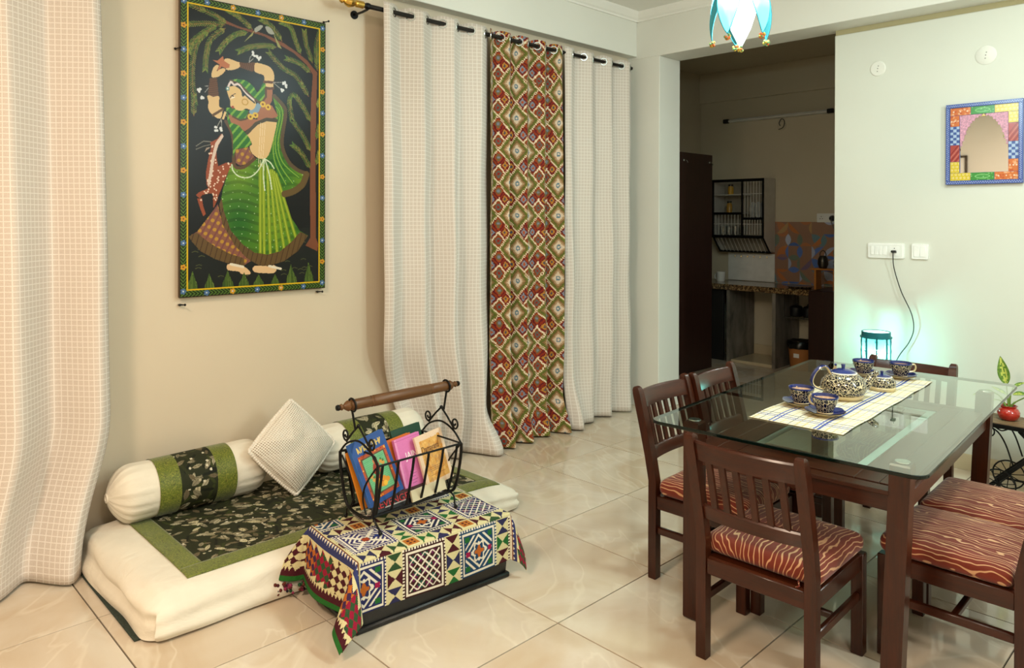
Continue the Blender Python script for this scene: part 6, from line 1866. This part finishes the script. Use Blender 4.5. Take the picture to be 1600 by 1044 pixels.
# ------------------------------------------------------------------ iron plant stand with a potted plant
ps = thing('plant_stand', 'black iron cart-shaped plant stand with spoked wheels and a wooden top', 'plant stand', (0.98, 2.70, 0))
wt_ = wood('stand_top_wood', '#5d4630', '#8d7150', 0.5, 0, 9, 0)
for k in range(4): obj('plank', MB().box((-0.262, -0.115 + 0.058 * k, 0.384), (0.262, -0.059 + 0.058 * k, 0.402), 0.002), wt_, ps, False)
m = MB()
for y0, y1 in ((-0.125, -0.117), (0.119, 0.127)): m.box((-0.268, y0, 0.376), (0.268, y1, 0.398), 0.001)
for x0_, x1_ in ((-0.268, -0.262), (0.262, 0.268)): m.box((x0_, -0.125, 0.376), (x1_, 0.127, 0.398), 0.001)
obj('top_frame', m, M_iron, ps)
for yy in (-0.105, 0.105):
    for sx in (-1, 1):
        m = MB(); bar(m, (sx * 0.235, yy, 0.045), (-sx * 0.09, yy, 0.376), 0.020, 0.008, (0, 1, 0)); m.sphere((sx * 0.238, yy, 0.043), 0.011, 8, 6)
        obj('leg', m, M_iron, ps)
        m = MB(); cx_ = sx * 0.178
        m.torus((cx_, yy - 0.012, 0.080), 0.076, 0.0042, (0, 1, 0), 30, 6)
        for q in range(10):
            a = 2 * PI * q / 10 + 0.2; m.tube([(cx_ + 0.008 * math.cos(a), yy - 0.012, 0.080 + 0.008 * math.sin(a)), (cx_ + 0.076 * math.cos(a), yy - 0.012, 0.080 + 0.076 * math.sin(a))], 0.0024, 5)
        m.lathe([(0.001, yy - 0.022), (0.012, yy - 0.020), (0.012, yy - 0.004), (0.001, yy - 0.004)], 12, (cx_, 0, 0.080), 'y')
        obj('wheel', m, M_iron, ps)
        m = MB()
        spi = [(sx * 0.215 + 0.0, yy, 0.346)]
        m.tube([tuple(p) for p in spiral((sx * 0.228, yy, 0.345), 0.030, 1.6, PI / 2, sx, (1, 0, 0), (0, 0, 1))], 0.0036, 6)
        m.tube(smoothpath([(sx * 0.228, yy, 0.375), (sx * 0.185, yy, 0.350), (sx * 0.150, yy, 0.29), (sx * 0.118, yy, 0.19)], 6), 0.0042, 6)
        m.tube(smoothpath([(sx * 0.20, yy, 0.376), (sx * 0.17, yy, 0.362), (sx * 0.14, yy, 0.376)], 5), 0.0036, 6)
        obj('scroll', m, M_iron, ps)
    obj('rail', MB().tube([(-0.235, yy, 0.052), (0.235, yy, 0.052)], 0.006, 8), M_iron, ps)
for sx in (-1, 1): obj('axle', MB().tube([(sx * 0.178, -0.125, 0.080), (sx * 0.178, 0.105, 0.080)], 0.005, 8), M_iron, ps)

pp = thing('potted_plant', 'variegated dieffenbachia in a round glossy red pot on the iron stand', 'plant', (0.820, 2.695, 0.4025))
obj('pot', MB().lathe([(0.001, 0), (0.030, 0), (0.042, 0.008), (0.053, 0.028), (0.054, 0.044), (0.044, 0.062), (0.036, 0.067), (0.040, 0.074), (0.043, 0.078), (0.040, 0.079), (0.035, 0.070), (0.001, 0.066)], 36), plain('red_glaze', '#a8261a', 0.08, 0, 0.05, 8, 0, 0.5, 0.6), pp)
obj('soil', MB().lathe([(0.001, 0.0665), (0.036, 0.0672), (0.034, 0.072), (0.001, 0.074)], 20), plain('soil', '#3a2a1c', 0.95, 0, 0.4, 60), pp)
M_stem = plain('stem_green', '#6f8a3a', 0.5); M_lf = facecol('leaf_variegated', 0.4, 0, 200, 0.4)
def leaf(base, d, up, L, Wl, droop, seed):
    d = Vector(d).normalized(); up = Vector(up); sd_ = d.cross(up).normalized(); up = sd_.cross(d).normalized(); nu, nv = 8, 16
    P = np.zeros((nv + 1, nu + 1, 3)); rnd = random.Random(seed); rgb = np.zeros((nv, nu, 3))
    for j in range(nv + 1):
        t_ = j / nv; w_ = Wl * math.sin(PI * min(1, t_ ** 0.8)) ** 0.85 * (1 - 0.25 * t_)
        c = Vector(base) + d * (L * t_) - Vector((0, 0, 1)) * droop * t_ * t_ * L
        for i in range(nu + 1):
            u = 2 * i / nu - 1; p = c + sd_ * (w_ * u) + up * (0.25 * w_ * abs(u)); P[j, i] = p
    for j in range(nv):
        for i in range(nu):
            e = abs(2 * (i + 0.5) / nu - 1)
            rgb[j, i] = (196, 204, 96) if (e < 0.62 and rnd.random() < 0.72) else rnd.choice([(84, 122, 44), (112, 146, 60)])
    return grid_obj('leaf', P, M_lf, pp, rgb)
def stem(a, b, c): obj('stem', MB().tube(smoothpath([a, b, c], 6), [0.0048] * 7 + [0.0032] * 6, 8), M_stem, pp)
VIEW = Vector((-0.03, -0.70, 0.25))
stem((0, 0, 0.067), (-0.004, 0, 0.12), (-0.010, 0, 0.190)); leaf((-0.010, 0, 0.188), (-0.20, 0.02, 1.0), VIEW, 0.155, 0.032, 0.0, 1)
stem((0.004, 0.004, 0.067), (0.008, 0, 0.13), (0.020, 0, 0.175)); leaf((0.018, 0, 0.172), (0.72, 0.0, 0.75), (-0.5, -0.5, 0.6), 0.085, 0.018, 0.25, 2)
leaf((-0.008, 0, 0.135), (-0.85, -0.1, 0.50), (0, -0.6, 1), 0.085, 0.014, 0.1, 3)
stem((0.008, -0.004, 0.067), (0.03, -0.01, 0.10), (0.075, -0.02, 0.135)); leaf((0.072, -0.02, 0.133), (0.9, -0.1, 0.35), (0, -0.6, 1), 0.12, 0.022, 0.3, 4)
stem((-0.008, -0.004, 0.067), (-0.03, -0.02, 0.12), (-0.065, -0.03, 0.145)); leaf((-0.062, -0.03, 0.143), (-0.95, -0.2, 0.05), (0, -0.6, 1), 0.10, 0.020, 0.35, 5)
stem((-0.004, -0.008, 0.067), (-0.03, -0.02, 0.10), (-0.055, -0.03, 0.105)); leaf((-0.052, -0.03, 0.104), (-0.95, -0.2, -0.1), (0, -0.6, 1), 0.085, 0.017, 0.4, 6)
leaf((0.018, 0.0, 0.14), (0.75, -0.25, 0.30), (0, -0.6, 1), 0.085, 0.020, 0.2, 7)

# ------------------------------------------------------------------ hanging fabric lantern over the table
pd = thing('fabric_lantern', 'lit cyan fabric lantern with pointed flaps and tassels hanging from the ceiling', 'pendant lamp', (0.335, 0.70, 2.145))
M_fab = mk_pane('cyan_fabric', (0.08, 0.30, 0.36), (0.10, 0.48, 0.58), 0.80)
M_fabw = mk_pane('white_fabric', (0.62, 0.72, 0.72), (0.85, 1.0, 1.0), 0.55)
M_trim = plain('teal_trim', '#1d7f90', 0.8)
def surf_rev(prof, seg=28):
    m = MB().lathe(prof, seg, cap=False); return m
obj('shade', surf_rev([(0.098, 0.225), (0.100, 0.30), (0.100, 0.40), (0.094, 0.425)]), M_fabw, pd)
obj('inner_cone', surf_rev([(0.072, 0.205), (0.062, 0.165), (0.038, 0.090), (0.012, 0.035), (0.004, 0.020)], 20), M_fabw, pd)
obj('inner_top', surf_rev([(0.0985, 0.226), (0.086, 0.215), (0.072, 0.205)], 28), M_fabw, pd)
obj('cone_band', MB().torus((0, 0, 0.197), 0.0705, 0.0022, (0, 0, 1), 28, 5), M_trim, pd)
NF = 5; tas = [plain('tassel_' + n, c, 0.8) for n, c in (('yellow', '#c9b04a'), ('green', '#5f8f5a'), ('orange', '#c2622a'))]
def pom(c, par, name='tassel'):
    m = MB(); rnd = random.Random(int(c[0] * 9e3) + 7)
    for k in range(16):
        m.cur = rnd.randrange(3); d = Vector((rnd.uniform(-1, 1), rnd.uniform(-1, 1), rnd.uniform(-1, 0.6))).normalized() * 0.010
        m.sphere(tuple(Vector(c) + d), 0.0055, 6, 4)
    return obj(name, m, tas, par)
for k in range(NF):
    a0 = math.radians(-54 + 32) + 2 * PI * k / NF + 0.12
    nu, nv = 10, 12; P = np.zeros((nv + 1, nu + 1, 3)); half_a = PI / NF * 0.93
    for j in range(nv + 1):
        t_ = j / nv; w_ = (1 - t_) ** 0.75
        r = 0.1005 + 0.018 * math.sin(PI * t_ * 0.8); z = 0.232 - 0.180 * t_
        for i in range(nu + 1):
            u = 2 * i / nu - 1; a = a0 + u * half_a * w_
            z2 = z + 0.012 * (1 - t_) * (1 - u * u); P[j, i] = (r * math.cos(a), r * math.sin(a), z2)
    f = grid_obj('flap', P, M_fab, pd)
    m = MB(); m.tube([tuple(P[j, 0]) for j in range(nv + 1)], 0.0018, 5); m.tube([tuple(P[j, nu]) for j in range(nv + 1)], 0.0018, 5)
    m.tube([tuple(P[0, i]) for i in range(nu + 1)], 0.0018, 5)
    obj('piping', m, M_trim, f); pom(tuple(P[nv, nu // 2] + np.array([0, 0, -0.010])), f)
pom((0, 0, 0.012), pd)
m = MB().tube([(0, 0, 0.30), (0, 0, ZC - 2.145 - 0.02)], 0.003, 6)
for k in range(3):
    a = 2 * PI * k / 3; m.tube([(0, 0, 0.50), (0.093 * math.cos(a), 0.093 * math.sin(a), 0.424)], 0.0015, 5)
obj('cord', m, M_blackpl, pd)
obj('ceiling_cap', MB().lathe([(0.001, ZC - 2.145 - 0.03), (0.04, ZC - 2.145 - 0.02), (0.045, ZC - 2.145 - 0.0005), (0.001, ZC - 2.145 - 0.0005)], 20), M_whitepl, pd)
t = NT('bulb_glow_white'); e = t.n('ShaderNodeEmission'); e.inputs[0].default_value = (0.84, 0.98, 1.0, 1); e.inputs[1].default_value = 2300; t.l(e.outputs[0], t.out.inputs[0])
obj('bulb', MB().sphere((0, 0, 0.285), 0.028, 14, 10), t.m, pd)
